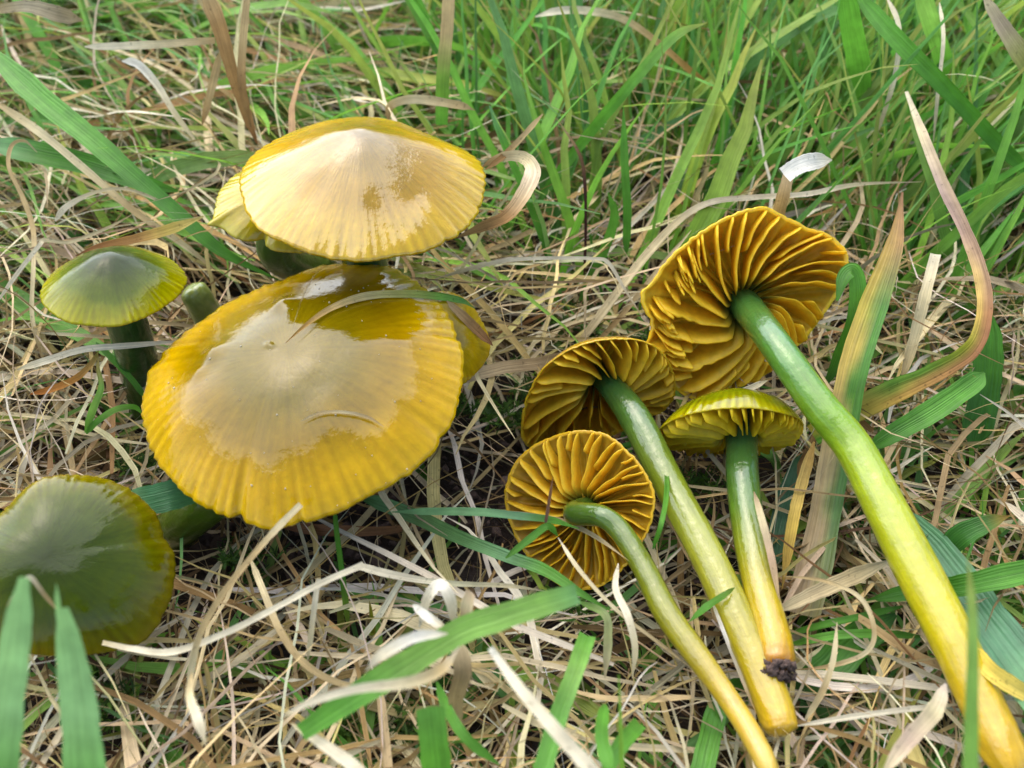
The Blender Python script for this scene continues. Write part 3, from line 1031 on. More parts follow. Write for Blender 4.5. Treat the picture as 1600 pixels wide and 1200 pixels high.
def hair_sampler(n):
    b = bases(n, lambda x, y: np.clip(0.8 - 0.7 * np.clip(hollow(x, y), 0, 1), 0, 1), (0.004, 0.018))
    az = rng.uniform(0, 2 * np.pi, n)
    c_ = pick(STRAWS, n, 0.25) * 1.4
    return (b, az, rng.uniform(-0.2, 0.9, n), rng.uniform(-0.9, 0.3, n), rng.normal(0, 1.5, n), rng.uniform(0.012, 0.045, n),
            rng.uniform(0.00014, 0.00032, n), c_, c_, rng.uniform(-1.5, 1.5, n))


field('straw_litter', 3600, hair_sampler, M_STRAW, 10)
def far_sampler(n):
    b = np.stack([rng.uniform(-1.0, 1.0, n * 4), rng.uniform(-0.6, 1.4, n * 4), rng.uniform(0, 0.01, n * 4)], -1)
    out = (b[:, 0] < ZONE_X[0]) | (b[:, 0] > ZONE_X[1]) | (b[:, 1] < ZONE_Y[0]) | (b[:, 1] > ZONE_Y[1])
    b = b[out][:n]
    n = len(b)
    az = rng.uniform(0, 2 * np.pi, n)
    dry = rng.uniform(0, 1, n) < 0.5
    c_ = np.where(dry[:, None], pick(STRAWS, n, 0.3) * 1.2, pick(GREENS, n, 0.25) * 1.3)
    return (b, az, np.where(dry, rng.uniform(-0.1, 0.6, n), rng.uniform(0.5, 1.3, n)), rng.uniform(-0.3, 0.5, n), rng.normal(0, 0.4, n), rng.uniform(0.04, 0.09, n),
            rng.uniform(0.0012, 0.0032, n), c_, c_ * 1.1, rng.uniform(-1, 1, n))


field('surrounding_grass', 16000, far_sampler, M_GREEN, 4)
field('moss', 2600, moss_sampler, M_GREEN, 4)

# pale grit and slime bubbles stuck to the largest cap
cap1 = next(o for o in COL.objects if o.name == 'cap')
cs, zs = [], []
while len(cs) < 70:
    px_, py_ = random.uniform(220, 720), random.uniform(412, 810)
    if random.random() < 0.5:
        px_, py_ = random.gauss(600, 60), random.gauss(440, 18)
    h = BVH.ray_cast(Vector(CAM), Vector(ray(px_, py_)))
    if h[0] is not None and (px_ - 470) ** 2 / 235 ** 2 + (py_ - 612) ** 2 / 185 ** 2 < 1:
        cs.append(np.array(h[0]) + np.array([0, 0, 0.00005]))
        zs.append(random.choice([0.00006, 0.00008, 0.0001, 0.00018]))
crumbs('grit', cs, zs, M_STRAW, cap1, [S(230, 220, 190)] * len(cs))

# ------------------------------------------------------------------ single blades one can point to
def blade(label, pts, widths, cols, dry=False, edge=None, roll=0.0, fold=0.25, n=None, twist=0.0, tip=(0.25, 0.15), lift=0.0007, blunt=(False, False), mat=None):
    """a long leaf: rows (px, py, z in mm above the ground, or 'on' = resting on the mushroom under it)"""
    W3 = []
    for (x, y, z) in pts:
        if z == 'on':
            h = BVH.ray_cast(Vector(CAM), Vector(ray(x, y)))
            W3.append(CAM + ray(x, y) * (h[3] - lift) if h[0] is not None else None)
        else:
            W3.append(at(x, y, z / 1000.0))
    for i, p in enumerate(W3):                     # a point that missed takes its neighbour's depth
        if p is None:
            j = next((k for k in (i - 1, i + 1, i - 2, i + 2) if 0 <= k < len(W3) and W3[k] is not None))
            W3[i] = CAM + ray(pts[i][0], pts[i][1]) * np.linalg.norm(W3[j] - CAM)
    widths = [w_ * (0.86 if dry else 1.0) for w_ in widths]
    n = n or max(14, 7 * len(pts))
    P = catmull(W3, n)
    T = np.gradient(P, axis=0)
    T /= np.linalg.norm(T, axis=1)[:, None]
    V, C, U = [], [], []
    Lacc = 0
    sd = random.uniform(0, 90)
    for i in range(n):
        t = i / (n - 1)
        v = nrm(CAM - P[i])
        s = nrm(np.cross(T[i], v))
        nn = nrm(np.cross(s, T[i]))
        a = roll + twist * (t - 0.5) + 0.25 * mnoise.noise(Vector((t * 4, sd, 0)))
        s2 = s * math.cos(a) + nn * math.sin(a)
        n2 = nrm(np.cross(s2, T[i]))
        w = float(lerp_list(np.array(widths, float)[:, None], t)[0]) * np.linalg.norm(P[i] - CAM) / FPX / max(0.5, math.cos(a))
        if not blunt[0]:
            w *= tip[0] + (1 - tip[0]) * min(1, t / 0.12)
        if not blunt[1]:
            w *= tip[1] + (1 - tip[1]) * min(1, (1 - t) / 0.18)
        w *= 1 + 0.10 * mnoise.noise(Vector((t * 9, sd, 3))) + (0.10 if dry else 0.04) * mnoise.noise(Vector((t * 30, sd, 5)))
        if i:
            Lacc += np.linalg.norm(P[i] - P[i - 1])
        c = lerp_list(cols, t)
        ce = lerp_list(edge, t) if edge is not None else c
        for k, q in enumerate((-0.5, -0.27, 0, 0.27, 0.5)):
            curlq = 0.02 * w * mnoise.noise(Vector((t * 12, q * 3, sd)))
            V.append(P[i] + s2 * w * q + n2 * (w * fold * (abs(q) - 0.25) + curlq))
            f = smooth01((q + 0.08 + 0.12 * mnoise.noise(Vector((t * 10, sd, 7)))) / 0.16)
            C.append(c * (1 - f) + ce * f)
            U.append((sd + q + 0.5, Lacc * 150))
    idx = np.arange(n * 5).reshape(n, 5)
    F = np.stack([idx[:-1, :-1], idx[:-1, 1:], idx[1:, 1:], idx[1:, :-1]], -1).reshape(-1, 4)
    o = mesh_obj('dry_grass_blade' if dry else 'grass_blade', V, F, mat or (M_STRAW if dry else M_GREEN), None, np.array(C) * (1.08 if dry else 1.1), np.array(U))
    o['label'] = label
    o['category'] = 'dry grass blade' if dry else 'grass blade'
    o['group'] = 'loose dry grass blades' if dry else 'green grass blades'
    return o


gp = S(150, 200, 128)
g0, g1, g2, gb, gy = S(80, 142, 40), S(104, 170, 56), S(140, 190, 84), S(126, 178, 118), S(186, 178, 66)
s0, s1, s2, s3, st = S(222, 206, 160), S(238, 226, 192), S(200, 174, 122), S(246, 240, 222), S(176, 138, 86)
br, pu = S(140, 96, 60), S(140, 112, 104)

# top right
blade('long pale dry blade arching along the top edge, turning orange at its right end', [(836, 26, 34), (872, 17, 36), (920, 17, 36), (975, 30, 34), (1030, 68, 30), (1090, 120, 24), (1160, 170, 15)], [9, 13, 13, 12, 11, 10, 8], [s1, s1, s0, S(206, 176, 120), S(196, 150, 80), S(180, 136, 70)], True, roll=0.2)
blade('bright white folded leaf tip on a short straw stub above the gill fan', [(1226, 274, 37), (1246, 260, 38), (1272, 252, 38), (1300, 250, 37)], [30, 30, 30, 16], [s3, s3, s3, s1], True, roll=0.2, blunt=(True, False))
blade('short upright tan straw stub carrying the white folded tip', [(1214, 345, 24), (1222, 312, 31), (1233, 270, 37.2)], [22, 22, 20], [S(190, 160, 90), S(206, 178, 120), S(222, 200, 160)], True, blunt=(True, True))
blade('long withered purple-brown blade curling down the right side and under the thick stem', [(1416, 143, 37), (1440, 205, 36), (1472, 285, 34), (1508, 360, 32), (1533, 430, 30), (1538, 490, 28), (1518, 545, 26), (1455, 585, 23), (1395, 612, 20), (1330, 645, 16), (1270, 680, 12)], [10, 16, 18, 20, 23, 25, 29, 34, 40, 44, 46], [s1, S(216, 196, 160), S(192, 168, 136), S(172, 142, 118), S(180, 146, 112), S(156, 110, 70), S(150, 104, 66), S(170, 128, 70), S(196, 160, 76), S(150, 150, 60), g0], True, edge=[s1, s0, S(180, 156, 140), S(180, 150, 130), S(214, 180, 110), S(214, 178, 90), S(150, 150, 40), S(110, 150, 50), S(110, 150, 56), S(200, 180, 90), gy], roll=0.1, tip=(0.5, 0.8), n=90)
blade('broad leaf with brown tip, green middle and yellow margin beside the thick stem', [(1410, 300, 33), (1398, 380, 31), (1366, 475, 28), (1338, 560, 25), (1320, 640, 21), (1304, 720, 17), (1290, 800, 14), (1274, 880, 12), (1252, 960, 10)], [8, 26, 42, 43, 44, 45, 46, 54, 60], [S(160, 116, 76), S(180, 140, 76), g0, g0, g0, S(80, 134, 56), S(90, 136, 60), S(120, 140, 74), S(150, 144, 90)], False, edge=[S(160, 116, 76), S(196, 160, 80), S(200, 180, 60), S(214, 186, 80), S(214, 190, 110), S(208, 184, 130), S(200, 174, 120), S(196, 170, 126), S(184, 156, 112)], roll=-0.15, fold=0.15, tip=(0.4, 0.9), n=80)
blade('stiff pale straw standing between the brown-tipped leaf and the withered blade', [(1462, 397, 27), (1446, 460, 24), (1428, 530, 19), (1408, 600, 14)], [17, 19, 18, 16], [s1, s0, s0, s2], True, blunt=(True, False))
blade('green leaf folded over at the right edge of the gill fan', [(1308, 470, 28), (1320, 432, 30), (1334, 424, 30.5), (1340, 455, 28), (1334, 505, 24), (1312, 560, 18), (1284, 610, 13)], [16, 20, 22, 24, 24, 24, 22], [g0, g0, g1, g1, g0, g0, S(60, 110, 40)], roll=0.3)
blade('thin white straw lying level right of the upper cap, bent down at its end', [(668, 440, 26), (740, 418, 28), (800, 406, 29), (870, 403, 29), (925, 404, 29), (950, 410, 28), (975, 450, 25), (1008, 502, 21)], [7, 8, 7, 6, 6, 7, 6, 5], [s0, s0, s1, s1, s1, s1, s1, s0], True)
blade('long pale straw arching behind the gill fan', [(880, 570, 12), (940, 490, 18), (1000, 410, 23), (1060, 345, 27), (1110, 316, 29), (1180, 308, 29), (1260, 303, 29), (1340, 288, 29), (1440, 284, 28)], [16, 17, 15, 13, 10, 9, 9, 9, 6], [s2, s0, s0, s0, s1, s1, s1, s0, s0], True, n=70)
blade('second thinner straw running beside the long arch left of the gill fan', [(900, 570, 10), (965, 500, 15), (1030, 420, 20), (1080, 360, 22)], [9, 10, 9, 6], [s2, s2, s0, s0], True)
blade('slender white straw standing at the far right near the top', [(1468, 4, 42), (1474, 60, 40), (1466, 140, 34), (1458, 225, 26)], [6, 6, 6, 5], [s1, s1, s1, s0], True)
blade('white bowed straw in front of the green blades near the top right', [(1385, -6, 44), (1404, 40, 42), (1400, 110, 37), (1380, 180, 30), (1362, 225, 24)], [7, 8, 8, 7, 6], [s1, s1, s1, s0, s0], True)
blade('long green blade slanting down from the top edge towards the right edge', [(1330, -20, 46), (1400, 60, 42), (1480, 140, 37), (1560, 225, 30), (1640, 300, 24)], [22, 24, 23, 20, 16], [g1, g1, g0, g0, g0])
blade('wide upright green blade at the top beside the bowed white straw', [(1345, 200, 18), (1342, 110, 30), (1330, 40, 40), (1318, -30, 48)], [30, 32, 30, 28], [g0, g1, g1, g1])
blade('wide bright green blade rising to the top edge right of the bowed white straw', [(1480, 170, 20), (1475, 100, 30), (1450, 20, 42), (1436, -30, 48)], [24, 26, 24, 20], [g0, g1, g2, g2])
blade('tan pointed leaf coming in at the upper right corner', [(1535, -10, 48), (1566, 40, 44), (1600, 90, 40), (1650, 160, 34)], [10, 22, 30, 34], [s0, S(190, 170, 140), S(160, 160, 90), g1], True)
blade('green blade leaning right above the middle of the frame', [(830, 330, 12), (900, 235, 22), (970, 150, 33), (1050, 60, 42), (1105, 35, 44)], [14, 16, 17, 14, 8], [g0, g1, g1, g2, S(190, 200, 100)])
blade('upright green blade standing alone right of the upper cap', [(978, 400, 16), (980, 330, 22), (976, 250, 29), (974, 165, 36)], [12, 13, 12, 7], [g0, g0, g1, g1])
blade('dark thin stalk standing in the green tuft between the two groups', [(912, 440, 14), (915, 370, 20), (914, 290, 27), (905, 240, 31), (870, 185, 35)], [5, 5, 6, 6, 5], [S(70, 46, 36), S(66, 40, 34), S(76, 50, 40), S(130, 100, 70), s2], True)
blade('slanting green blade crossing the tuft between the two groups', [(765, 165, 36), (790, 230, 30), (820, 300, 24), (850, 380, 17), (862, 430, 13)], [10, 11, 11, 10, 9], [gb, g1, g1, g0, g0])
blade('green blade forking upward from the tuft behind the gap', [(905, 470, 10), (940, 400, 16), (960, 340, 22), (950, 300, 26)], [12, 16, 14, 8], [g0, g1, g1, g1])
blade('curled papery tan leaf looping beside the right rim of the upper cap', [(712, 372, 33), (752, 355, 35), (790, 338, 37), (815, 308, 39), (832, 272, 40), (826, 252, 40), (805, 243, 39), (775, 248, 38), (752, 262, 36)], [12, 18, 22, 26, 30, 24, 18, 18, 14], [st, st, S(196, 150, 96), S(216, 186, 140), S(232, 212, 176), s0, s0, s2, st], True, roll=0.25, n=60)
blade('tan straw leaning over the curled leaf towards the upper cap', [(848, 178, 42), (815, 215, 40), (785, 245, 38.5), (757, 266, 37)], [8, 10, 11, 8], [s2, s2, st, st], True)
# top left
blade('long bright green blade slanting from the left edge to the upper caps', [(-20, 75, 36), (60, 150, 34), (140, 215, 32), (220, 285, 28), (290, 345, 24), (350, 395, 20), (440, 440, 15)], [40, 34, 30, 26, 22, 18, 12], [g1, g1, g1, g0, g0, g0, g0], roll=0.2)
blade('tan dry stem running just below the long green blade at the upper left', [(-15, 155, 36), (60, 205, 33), (130, 262, 29), (210, 330, 24), (290, 385, 19), (340, 425, 15)], [14, 14, 12, 11, 10, 9], [s2, s0, s0, s2, s0, s2], True)
blade('second green blade nearly parallel under the tan stem at the left', [(-20, 222, 28), (60, 240, 27), (140, 258, 25), (220, 285, 22), (285, 300, 18)], [28, 32, 30, 24, 14], [gb, g0, g0, g0, g0], roll=0.4)
blade('flat pale straw lying level near the top left', [(132, 73, 38), (180, 72, 39), (250, 69, 40), (336, 63, 40)], [8, 12, 13, 11], [s1, s1, s0, s2], True, blunt=(False, True))
blade('brown dry stalk coming down from the top edge behind the level straw', [(318, -20, 48), (342, 40, 43), (362, 110, 36), (382, 170, 29), (402, 225, 22)], [30, 26, 20, 18, 16], [s2, st, st, st, br], True)
blade('straight tan stalk at the top just right of the brown one', [(388, -20, 47), (380, 60, 41), (378, 130, 35), (392, 200, 27)], [12, 13, 14, 14], [s2, s2, st, st], True)
blade('tan straw splitting off the brown stalk near the top left', [(344, 82, 38), (330, 140, 32), (316, 195, 26)], [12, 13, 10], [s2, s2, st], True)
blade('bleached bent leaf tip below the level straw', [(190, 95, 34), (215, 100, 34), (245, 132, 31), (275, 180, 27), (318, 235, 22)], [8, 14, 12, 9, 7], [s3, s3, s1, s0, s0], True)
blade('mottled grey dry leaf lying at the top left corner', [(-20, 18, 44), (40, 10, 44), (90, 22, 42), (130, 32, 39)], [10, 18, 26, 14], [s2, S(186, 172, 140), S(170, 154, 120), S(176, 156, 116)], True, roll=0.2)
blade('green over straw stalk rising behind the upper cap', [(690, 195, 26), (692, 120, 34), (698, 50, 41), (702, -20, 47)], [18, 20, 19, 18], [g1, S(120, 160, 60), s2, s2], False, blunt=(True, True))
blade('broad bent tan straw behind the top of the upper cap', [(606, 190, 28), (612, 164, 31), (650, 155, 32), (715, 164, 32), (742, 172, 31)], [9, 14, 15, 14, 8], [st, s2, s0, s2, s2], True)
blade('curly thin straw hooking down the left side', [(58, 238, 30), (38, 220, 32), (18, 228, 32), (14, 262, 31), (36, 310, 28), (52, 360, 25), (52, 420, 23), (50, 490, 20), (62, 545, 16), (85, 595, 11)], [4, 5, 6, 6, 8, 8, 7, 7, 6, 5], [s0, s2, s2, s2, s2, s2, s0, s0, s2, s2], True, n=80)
blade('white straw looping up to the rim of the small green cap', [(-10, 480, 22), (25, 430, 26), (60, 385, 29), (72, 375, 29), (110, 378, 28), (170, 355, 27), (215, 330, 25)], [6, 7, 7, 7, 6, 5, 4], [s1, s1, s1, s0, s0, s0, s2], True)
blade('pale bowed straw above the small green cap with a broad white end', [(86, 345, 28), (105, 322, 30), (150, 300, 30), (200, 296, 29), (260, 320, 25), (300, 350, 20)], [12, 10, 6, 5, 5, 5], [s1, s1, s0, s0, s0, s2], True)
blade('yellowing tan leaf lying behind the small green cap', [(118, 400, 26), (160, 385, 28), (215, 372, 29), (265, 358, 29), (318, 338, 27)], [7, 13, 16, 18, 14], [br, S(170, 120, 70), S(196, 150, 90), S(214, 190, 100), S(206, 190, 110)], True)
# over and between the caps
blade('bent blade resting on the largest cap, brown at the tip and green at the right', [(446, 536, 'on'), (480, 506, 'on'), (520, 480, 'on'), (570, 463, 'on'), (630, 459, 'on'), (685, 463, 'on'), (722, 470, 'on'), (742, 482, 'on')], [3, 6, 10, 12, 12, 12, 10, 7], [S(160, 116, 50), S(190, 150, 80), S(216, 184, 120), S(226, 204, 140), S(210, 204, 110), S(120, 170, 70), S(96, 146, 70), S(130, 160, 80)], False, lift=0.0012, mat=M_STRAW)
blade('short tan scrap lying on the small cap behind the largest one', [(698, 470, 'on'), (720, 490, 'on'), (745, 515, 'on'), (770, 540, 'on')], [8, 16, 18, 12], [S(206, 176, 130), S(196, 160, 110), S(170, 128, 80), br], True, lift=0.0010)
blade('tiny curved straw stuck on the lower part of the largest cap', [(470, 658, 'on'), (500, 645, 'on'), (540, 644, 'on'), (575, 652, 'on'), (600, 667, 'on')], [3, 5, 5, 5, 3], [s0, s2, s0, s2, s2], True)
blade('long whitish straw crossing in front of the small green mushroom stem', [(26, 578, 22), (70, 564, 24), (130, 546, 26), (200, 540, 27), (292, 532, 26)], [9, 12, 11, 10, 9], [s0, s1, s1, s1, s1], True)
blade('thin pale straw under the rim of the small green cap', [(62, 520, 16), (130, 524, 17), (200, 528, 16), (270, 524, 14)], [5, 6, 7, 5], [s1, s0, s2, s2], True)
blade('forked young green blade left of the largest cap', [(133, 676, 16), (145, 640, 20), (158, 605, 23), (153, 575, 24), (154, 555, 24)], [9, 11, 8, 5, 3], [g1, g2, g2, S(200, 190, 100), S(206, 176, 90)])
blade('curved green side blade of the young forked shoot', [(135, 678, 16), (150, 660, 18), (180, 640, 19), (210, 636, 18), (224, 650, 15)], [8, 9, 9, 8, 3], [g1, g1, g2, g1, g1])
blade('orange-brown leaf curl at the left below the small green cap', [(45, 616, 14), (80, 608, 16), (120, 590, 18), (145, 565, 19), (155, 545, 20)], [6, 12, 11, 9, 5], [S(180, 110, 50), S(196, 130, 60), S(196, 140, 66), S(190, 160, 90), S(170, 170, 80)], True)
blade('thin green blade slanting behind the left rim of the largest cap', [(150, 535, 20), (175, 560, 19), (205, 592, 17), (235, 632, 14)], [7, 9, 9, 8], [g0, g1, g1, g0])
blade('short pale straw standing at the left edge just above the dark olive cap', [(45, 690, 16), (38, 720, 14), (30, 752, 11), (20, 780, 9)], [5, 10, 9, 4], [s2, s1, s1, s0], True)
blade('wide ribbed green leaf bridging the dark olive cap and the largest cap', [(205, 788, 21), (235, 782, 21.5), (270, 773, 22), (318, 760, 21)], [40, 44, 44, 40], [gb, S(84, 142, 92), S(76, 132, 76), S(64, 116, 60)], blunt=(True, True), fold=0.1)
blade('flecked green blade running out from under the largest cap to the lowest picked cap', [(550, 772, 14), (600, 788, 15), (660, 812, 16), (720, 840, 17), (790, 868, 18.5), (850, 890, 19.5), (905, 925, 20), (960, 958, 19)], [16, 22, 22, 20, 20, 18, 14, 8], [g0, gb, S(110, 150, 90), S(110, 160, 90), gb, g1, g1, g1], n=60)
blade('bluish green blade lying level in front of the lowest picked cap', [(612, 800, 22), (680, 799, 23), (750, 800, 24), (810, 806, 24), (860, 812, 23), (905, 826, 22)], [6, 12, 13, 12, 11, 9], [gb, gb, gb, S(120, 170, 120), g1, g1])
blade('brown leaf strip on the soil below the largest cap', [(425, 818, 8), (480, 826, 9), (540, 830, 9), (610, 828, 8), (680, 815, 8)], [8, 20, 20, 14, 6], [br, S(150, 104, 70), S(160, 112, 74), S(150, 108, 70), br], True)
blade('slim green blade standing in front of the lower rim of the largest cap', [(545, 985, 10), (535, 900, 17), (526, 830, 23), (522, 785, 27)], [10, 9, 8, 5], [S(130, 150, 50), g0, g1, g0])
blade('small green shoot standing right of the soil hollow', [(560, 975, 10), (582, 990, 10), (580, 960, 13), (577, 938, 16)], [4, 6, 6, 3], [g0, S(150, 160, 50), S(150, 160, 50), S(180, 160, 60)])
# foreground, lower left
blade('blurred pale green blade standing at the lower left edge', [(-6, 1260, 40), (10, 1110, 48), (24, 1000, 55), (38, 902, 61)], [46, 44, 40, 24], [g1, gp, gp, gp], tip=(1, 0.6), blunt=(True, False))
blade('blurred pale green blade with clipped top in front of the dark olive cap', [(138, 1270, 36), (125, 1120, 45), (110, 1020, 51), (98, 950, 56)], [56, 50, 38, 20], [g1, gp, gp, gp], tip=(1, 0.7), blunt=(True, False))
blade('thin pale blade edge rising from the clipped blade', [(100, 1010, 51), (92, 960, 54), (88, 912, 57)], [8, 8, 5], [gp, gp, gp])
blade('thin bent straw on the dark olive cap at the lower left', [(10, 948, 42), (28, 925, 44), (46, 902, 45), (70, 930, 43), (95, 960, 40)], [8, 8, 8, 7, 6], [br, s0, s1, s2, s2], True)
blade('tan straw slanting up to the lower rim of the largest cap', [(296, 1085, 24), (300, 1040, 28), (315, 985, 31), (350, 925, 33), (400, 862, 34), (436, 822, 34), (470, 788, 34)], [12, 12, 11, 11, 11, 12, 11], [s0, s0, s2, s2, s2, s0, s0], True, blunt=(False, True))
blade('long whitish straw crossing the lower left foreground', [(160, 1004, 24), (210, 1014, 26), (270, 1018, 28), (350, 990, 30), (430, 950, 31), (500, 912, 31), (568, 882, 30)], [8, 10, 12, 11, 11, 11, 12], [s0, s1, s1, s1, s1, s1, s1], True, blunt=(True, True))
blade('flat white straw leading right from the end of the long whitish straw', [(560, 884, 22), (600, 895, 22), (650, 905, 21), (710, 912, 20), (790, 915, 18), (860, 925, 15)], [13, 15, 12, 10, 8, 6], [s1, s1, s1, S(206, 200, 160), s0, s0], True, blunt=(True, False))
blade('short pale straw standing before the long whitish straw', [(498, 904, 30), (492, 940, 28), (486, 990, 25), (480, 1035, 22)], [8, 10, 10, 8], [s1, s1, s0, s0], True, blunt=(True, False))
blade('tan straw bending through the lower left foreground', [(390, 870, 22), (408, 915, 24), (440, 990, 24), (480, 1040, 23), (540, 1070, 21), (620, 1075, 19)], [10, 11, 12, 12, 10, 8], [s0, s0, s2, s2, s2, s0], True)
blade('broad blurred green blade crossing the lower foreground', [(902, 928, 44), (850, 943, 45), (780, 965, 45), (720, 986, 44), (640, 1035, 42), (560, 1085, 40), (470, 1145, 37)], [30, 36, 40, 40, 40, 40, 36], [S(120, 176, 100), g2, g2, g2, g2, g1, g1], tip=(0.9, 0.7), blunt=(True, False), n=60)
blade('pale cream flap folded along the broad blurred blade', [(700, 990, 45), (650, 995, 46), (600, 1020, 46), (570, 1050, 45)], [10, 20, 20, 6], [s1, s3, s1, s1], True)
blade('blurred cream straw crossing under the broad green blade', [(440, 1120, 47), (490, 1095, 48), (560, 1076, 48), (640, 1066, 48), (690, 1045, 47), (718, 1010, 46)], [8, 13, 15, 21, 20, 10], [s1, s1, s1, s0, s2, s1], True)
blade('stiff white straw leaning across the bottom right of centre', [(766, 1012, 42), (800, 1060, 43), (850, 1120, 43), (930, 1210, 42), (980, 1262, 41)], [10, 18, 23, 25, 25], [s3, s1, s1, s1, s0], True, blunt=(True, True))
blade('short green blade below the broad crossing blade near the bottom', [(918, 992, 27), (898, 1050, 30), (872, 1120, 31), (845, 1215, 31)], [26, 26, 28, 28], [g1, g2, g1, g1], blunt=(True, True))
blade('clipped wide green blade standing at the bottom centre', [(688, 1250, 24), (680, 1180, 30), (672, 1105, 35)], [44, 44, 42], [g1, g1, S(110, 170, 70)], blunt=(True, True))
blade('green blade curving right of the clipped one at the bottom', [(682, 1065, 24), (700, 1110, 26), (730, 1155, 26), (780, 1195, 24)], [10, 16, 16, 14], [g0, g1, g1, g1])
blade('white blurred straw dropping to the bottom edge left of centre', [(455, 1130, 34), (500, 1160, 36), (550, 1195, 37), (600, 1240, 37)], [8, 18, 21, 18], [s0, s1, s1, s0], True)
blade('blurred white curl of straw standing at the bottom left of centre', [(300, 1050, 34), (296, 1085, 37), (308, 1120, 38), (322, 1165, 37)], [6, 12, 17, 10], [s2, s0, s1, s0], True)
blade('cut green blade left of the lowest mushroom foot', [(945, 1100, 28), (940, 1150, 31), (955, 1210, 33)], [16, 20, 22], [g1, g1, g1])
blade('green blade rising right of the cut blade at the bottom', [(1000, 1130, 24), (970, 1165, 27), (940, 1215, 29)], [22, 24, 22], [g1, g1, g1], blunt=(True, False))
# tangle of papery dry leaves in the foreground
blade('papery cream leaf loop standing in the foreground tangle', [(655, 980, 26), (668, 935, 32), (688, 915, 34), (704, 940, 33), (710, 985, 29)], [10, 18, 22, 20, 14], [s1, s1, s3, s1, s0], True, roll=0.5)
blade('cream leaf scrap inside the foreground tangle', [(645, 945, 31), (670, 965, 33), (700, 985, 34)], [12, 18, 12], [s3, s3, S(220, 200, 150)], True, roll=-0.3)
blade('tan curled leaf tip right of the papery loop', [(727, 975, 30), (730, 950, 33), (736, 925, 35)], [18, 24, 18], [S(196, 160, 120), s0, S(230, 200, 160)], True, roll=0.6, blunt=(False, True))
blade('ragged tan sheath below the foreground tangle', [(715, 1000, 32), (722, 1050, 30), (712, 1095, 26), (720, 1150, 22)], [26, 34, 26, 14], [S(206, 184, 140), S(160, 136, 96), S(176, 150, 100), s2], True, roll=0.4)
# over the picked mushrooms
blade('small green blade laid across the flattened two-tone stem', [(1148, 918, 'on'), (1128, 932, 'on'), (1104, 948, 'on'), (1076, 972, 'on')], [5, 10, 11, 8], [S(120, 150, 40), S(110, 160, 50), g1, g1], lift=0.0012)
blade('needle of pale straw stuck along the foot of the two-tone stem', [(1112, 938, 'on'), (1130, 985, 'on'), (1155, 1050, 'on'), (1182, 1116, 'on')], [5, 7, 6, 4], [s0, s3, s1, S(220, 180, 110)], True, lift=0.0008)
blade('thin green blade rising over the upper part of the two-tone stem', [(1020, 858, 19), (1034, 815, 23), (1042, 760, 'on'), (1038, 683, 'on')], [7, 8, 8, 4], [g0, g1, g1, S(150, 176, 60)], lift=0.0015)
blade('tan straw sliver against the right side of the soiled-foot stem', [(1178, 768, 21.5), (1190, 810, 21), (1205, 870, 20), (1218, 940, 18)], [7, 13, 13, 9], [S(190, 160, 120), s0, S(190, 160, 130), s2], True)
blade('ochre blade right of the soiled-foot stem', [(1272, 690, 14), (1252, 760, 16), (1238, 820, 15), (1222, 920, 11)], [14, 20, 20, 14], [S(196, 160, 90), S(206, 176, 96), S(206, 176, 80), S(190, 156, 80)], True)
blade('dark bluish green blade behind the ochre one', [(1262, 705, 10), (1232, 770, 11), (1214, 840, 10), (1200, 900, 8)], [26, 32, 30, 22], [S(70, 116, 76), S(70, 120, 84), S(70, 120, 80), S(60, 106, 60)])
blade('straw lying over the gills of the lowest picked cap', [(788, 800, 'on'), (830, 806, 'on'), (880, 815, 'on'), (930, 838, 'on'), (982, 876, 'on')], [8, 10, 10, 8, 5], [s0, s0, s2, s0, s2], True, lift=0.0035)
blade('green blade end lying on the left of the lowest picked cap', [(790, 872, 22), (830, 840, 23), (856, 822, 24), (872, 838, 22)], [10, 12, 11, 8], [g1, g1, g1, g0])
blade('dead twig tip pointing up in front of the lowest picked cap', [(852, 820, 23), (857, 790, 25), (864, 745, 28)], [6, 6, 4], [S(120, 92, 76), S(130, 96, 70), S(150, 110, 70)], True)
blade('long thin straw slanting across the lower gills of the lowest picked cap', [(872, 840, 22), (905, 890, 23), (960, 950, 22), (1030, 1005, 20), (1075, 1040, 18)], [7, 8, 7, 6, 5], [s1, s0, s0, s2, s2], True)
blade('cream bowed straw left of the thin curved stem', [(966, 880, 20), (962, 920, 22), (980, 960, 22), (992, 1010, 20), (988, 1060, 17)], [8, 12, 14, 12, 8], [s1, s1, s1, s0, s0], True)
blade('pale green bent stem beside the thin curved stem', [(905, 940, 18), (945, 960, 20), (950, 1000, 19), (945, 1060, 16)], [10, 12, 14, 12], [g2, S(160, 176, 110), S(176, 180, 120), s0])
blade('short white straw poking out beneath the gill fan', [(1125, 626, 20), (1160, 612, 23), (1200, 594, 25)], [10, 12, 10], [s1, s1, s0], True, blunt=(True, False))
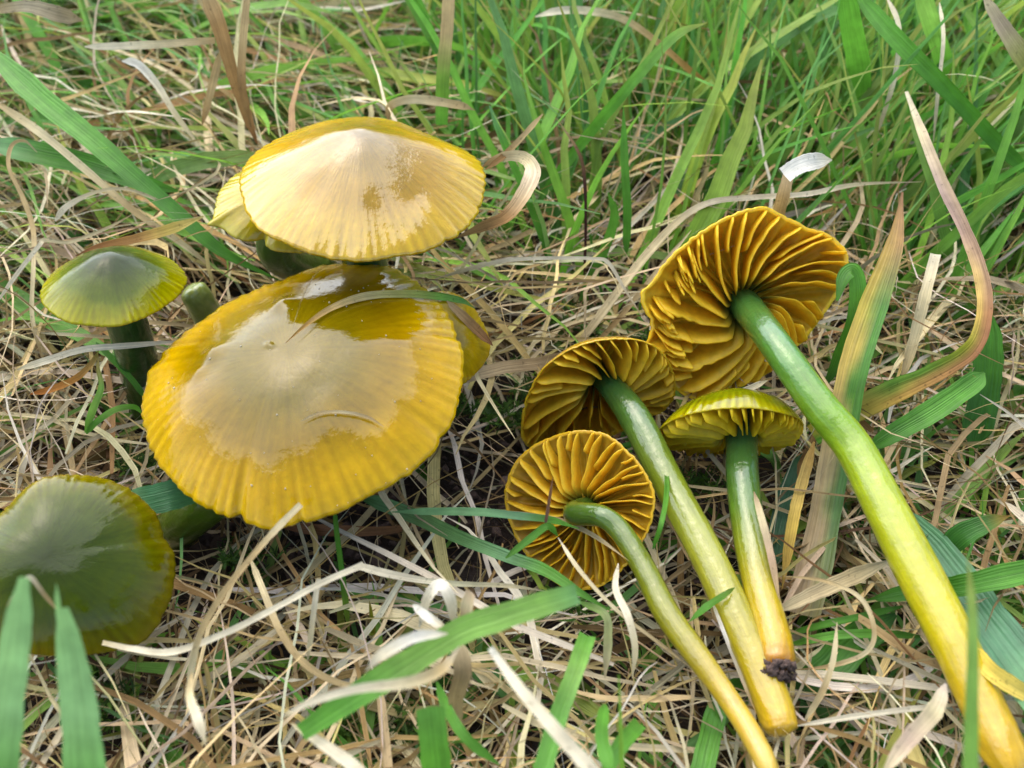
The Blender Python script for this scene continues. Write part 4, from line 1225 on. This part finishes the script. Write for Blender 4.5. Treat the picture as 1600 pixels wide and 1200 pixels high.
# lower right
blade('wide bluish green blade running down beside the thick stem', [(1395, 790, 14), (1450, 850, 16), (1510, 930, 18), (1570, 1010, 20), (1650, 1110, 22)], [24, 50, 62, 68, 70], [S(70, 124, 70), S(88, 144, 96), S(92, 148, 104), S(94, 150, 108), gb], roll=0.3, tip=(0.5, 1), blunt=(False, True))
blade('green blade pointing up right with rounded tip, right of the thick stem', [(1350, 705, 16), (1400, 675, 19), (1460, 640, 21), (1520, 598, 22), (1538, 582, 22)], [14, 28, 34, 30, 22], [g0, g0, g1, g1, g1])
blade('broad dark green blade standing behind the bend of the withered blade', [(1520, 700, 10), (1538, 620, 16), (1545, 550, 21), (1546, 485, 25)], [40, 42, 38, 26], [S(60, 116, 40), S(64, 120, 40), g0, g0])
blade('bright green blade entering from the right edge', [(1640, 885, 24), (1570, 900, 23), (1500, 915, 20), (1420, 925, 16), (1350, 940, 12)], [30, 34, 30, 24, 14], [g1, g1, g0, g0, g0])
blade('short pointed dark green leaf with orange tip right of the thick stem', [(1470, 870, 14), (1500, 838, 18), (1540, 818, 20), (1578, 806, 20)], [26, 34, 24, 8], [S(56, 112, 44), S(66, 124, 46), S(76, 132, 48), S(180, 140, 60)])
blade('blurred thin green blade standing in front of the thick stem foot', [(1516, 1270, 48), (1518, 1120, 54), (1520, 980, 59), (1512, 866, 62)], [22, 18, 14, 7], [g2, g2, S(150, 190, 90), S(170, 180, 90)], blunt=(True, False))
blade('yellow root-like strand leaving the thick stem to the right', [(1515, 1010, 22), (1545, 1045, 22.5), (1580, 1070, 22), (1640, 1105, 20)], [26, 28, 28, 22], [S(236, 200, 70), S(236, 206, 90), S(232, 204, 96), S(226, 200, 100)], True, fold=0.5)
blade('thick pale straw running up right under the thick stem', [(1215, 955, 14), (1270, 928, 16), (1330, 902, 17), (1395, 875, 16)], [16, 24, 28, 16], [s0, S(200, 180, 136), S(196, 176, 130), s0], True)
blade('thin tan straw hooked in an arch right of the soiled foot', [(1225, 900, 17), (1290, 908, 20), (1345, 935, 21), (1366, 985, 20), (1352, 1020, 18), (1300, 1040, 15), (1240, 1047, 12)], [5, 6, 8, 8, 8, 8, 7], [s2, s2, s0, s2, s0, s2, s2], True, n=60)
blade('straight white straw lying right of the mushroom feet', [(1246, 1134, 16), (1330, 1120, 18), (1420, 1108, 18), (1505, 1100, 16)], [7, 9, 9, 7], [s1, s1, s1, s0], True)
blade('broad pale straw slanting to the bottom right', [(1478, 1068, 25), (1460, 1110, 28), (1420, 1155, 30), (1375, 1215, 31)], [14, 28, 26, 18], [S(206, 190, 170), s0, S(200, 176, 150), s0], True, roll=0.2)
blade('upper of two thin green blades lying level right of the soiled foot', [(1235, 990, 10), (1290, 975, 13), (1350, 962, 14), (1420, 945, 12)], [9, 11, 10, 8], [g1, g1, g0, g0])
blade('lower of two thin green blades lying level right of the soiled foot', [(1238, 1005, 12), (1310, 992, 14), (1380, 990, 14), (1450, 996, 12)], [11, 13, 12, 8], [g1, g1, g1, g0])
blade('bent tan straw with forked top right of the mushroom feet', [(1258, 1125, 16), (1285, 1080, 20), (1302, 1030, 22), (1308, 972, 22)], [9, 11, 9, 6], [s0, s2, s0, s0], True)
blade('green blade lying under the feet of the picked mushrooms', [(1090, 1250, 12), (1105, 1170, 12), (1130, 1090, 11), (1180, 1060, 9)], [34, 34, 30, 20], [g0, g1, g0, g0])
blade('wide green leaf right of the two-tone stem foot', [(1240, 1090, 8), (1290, 1050, 10), (1340, 1000, 11), (1400, 960, 10)], [40, 54, 50, 36], [S(66, 126, 50), g0, g0, S(66, 120, 46)])
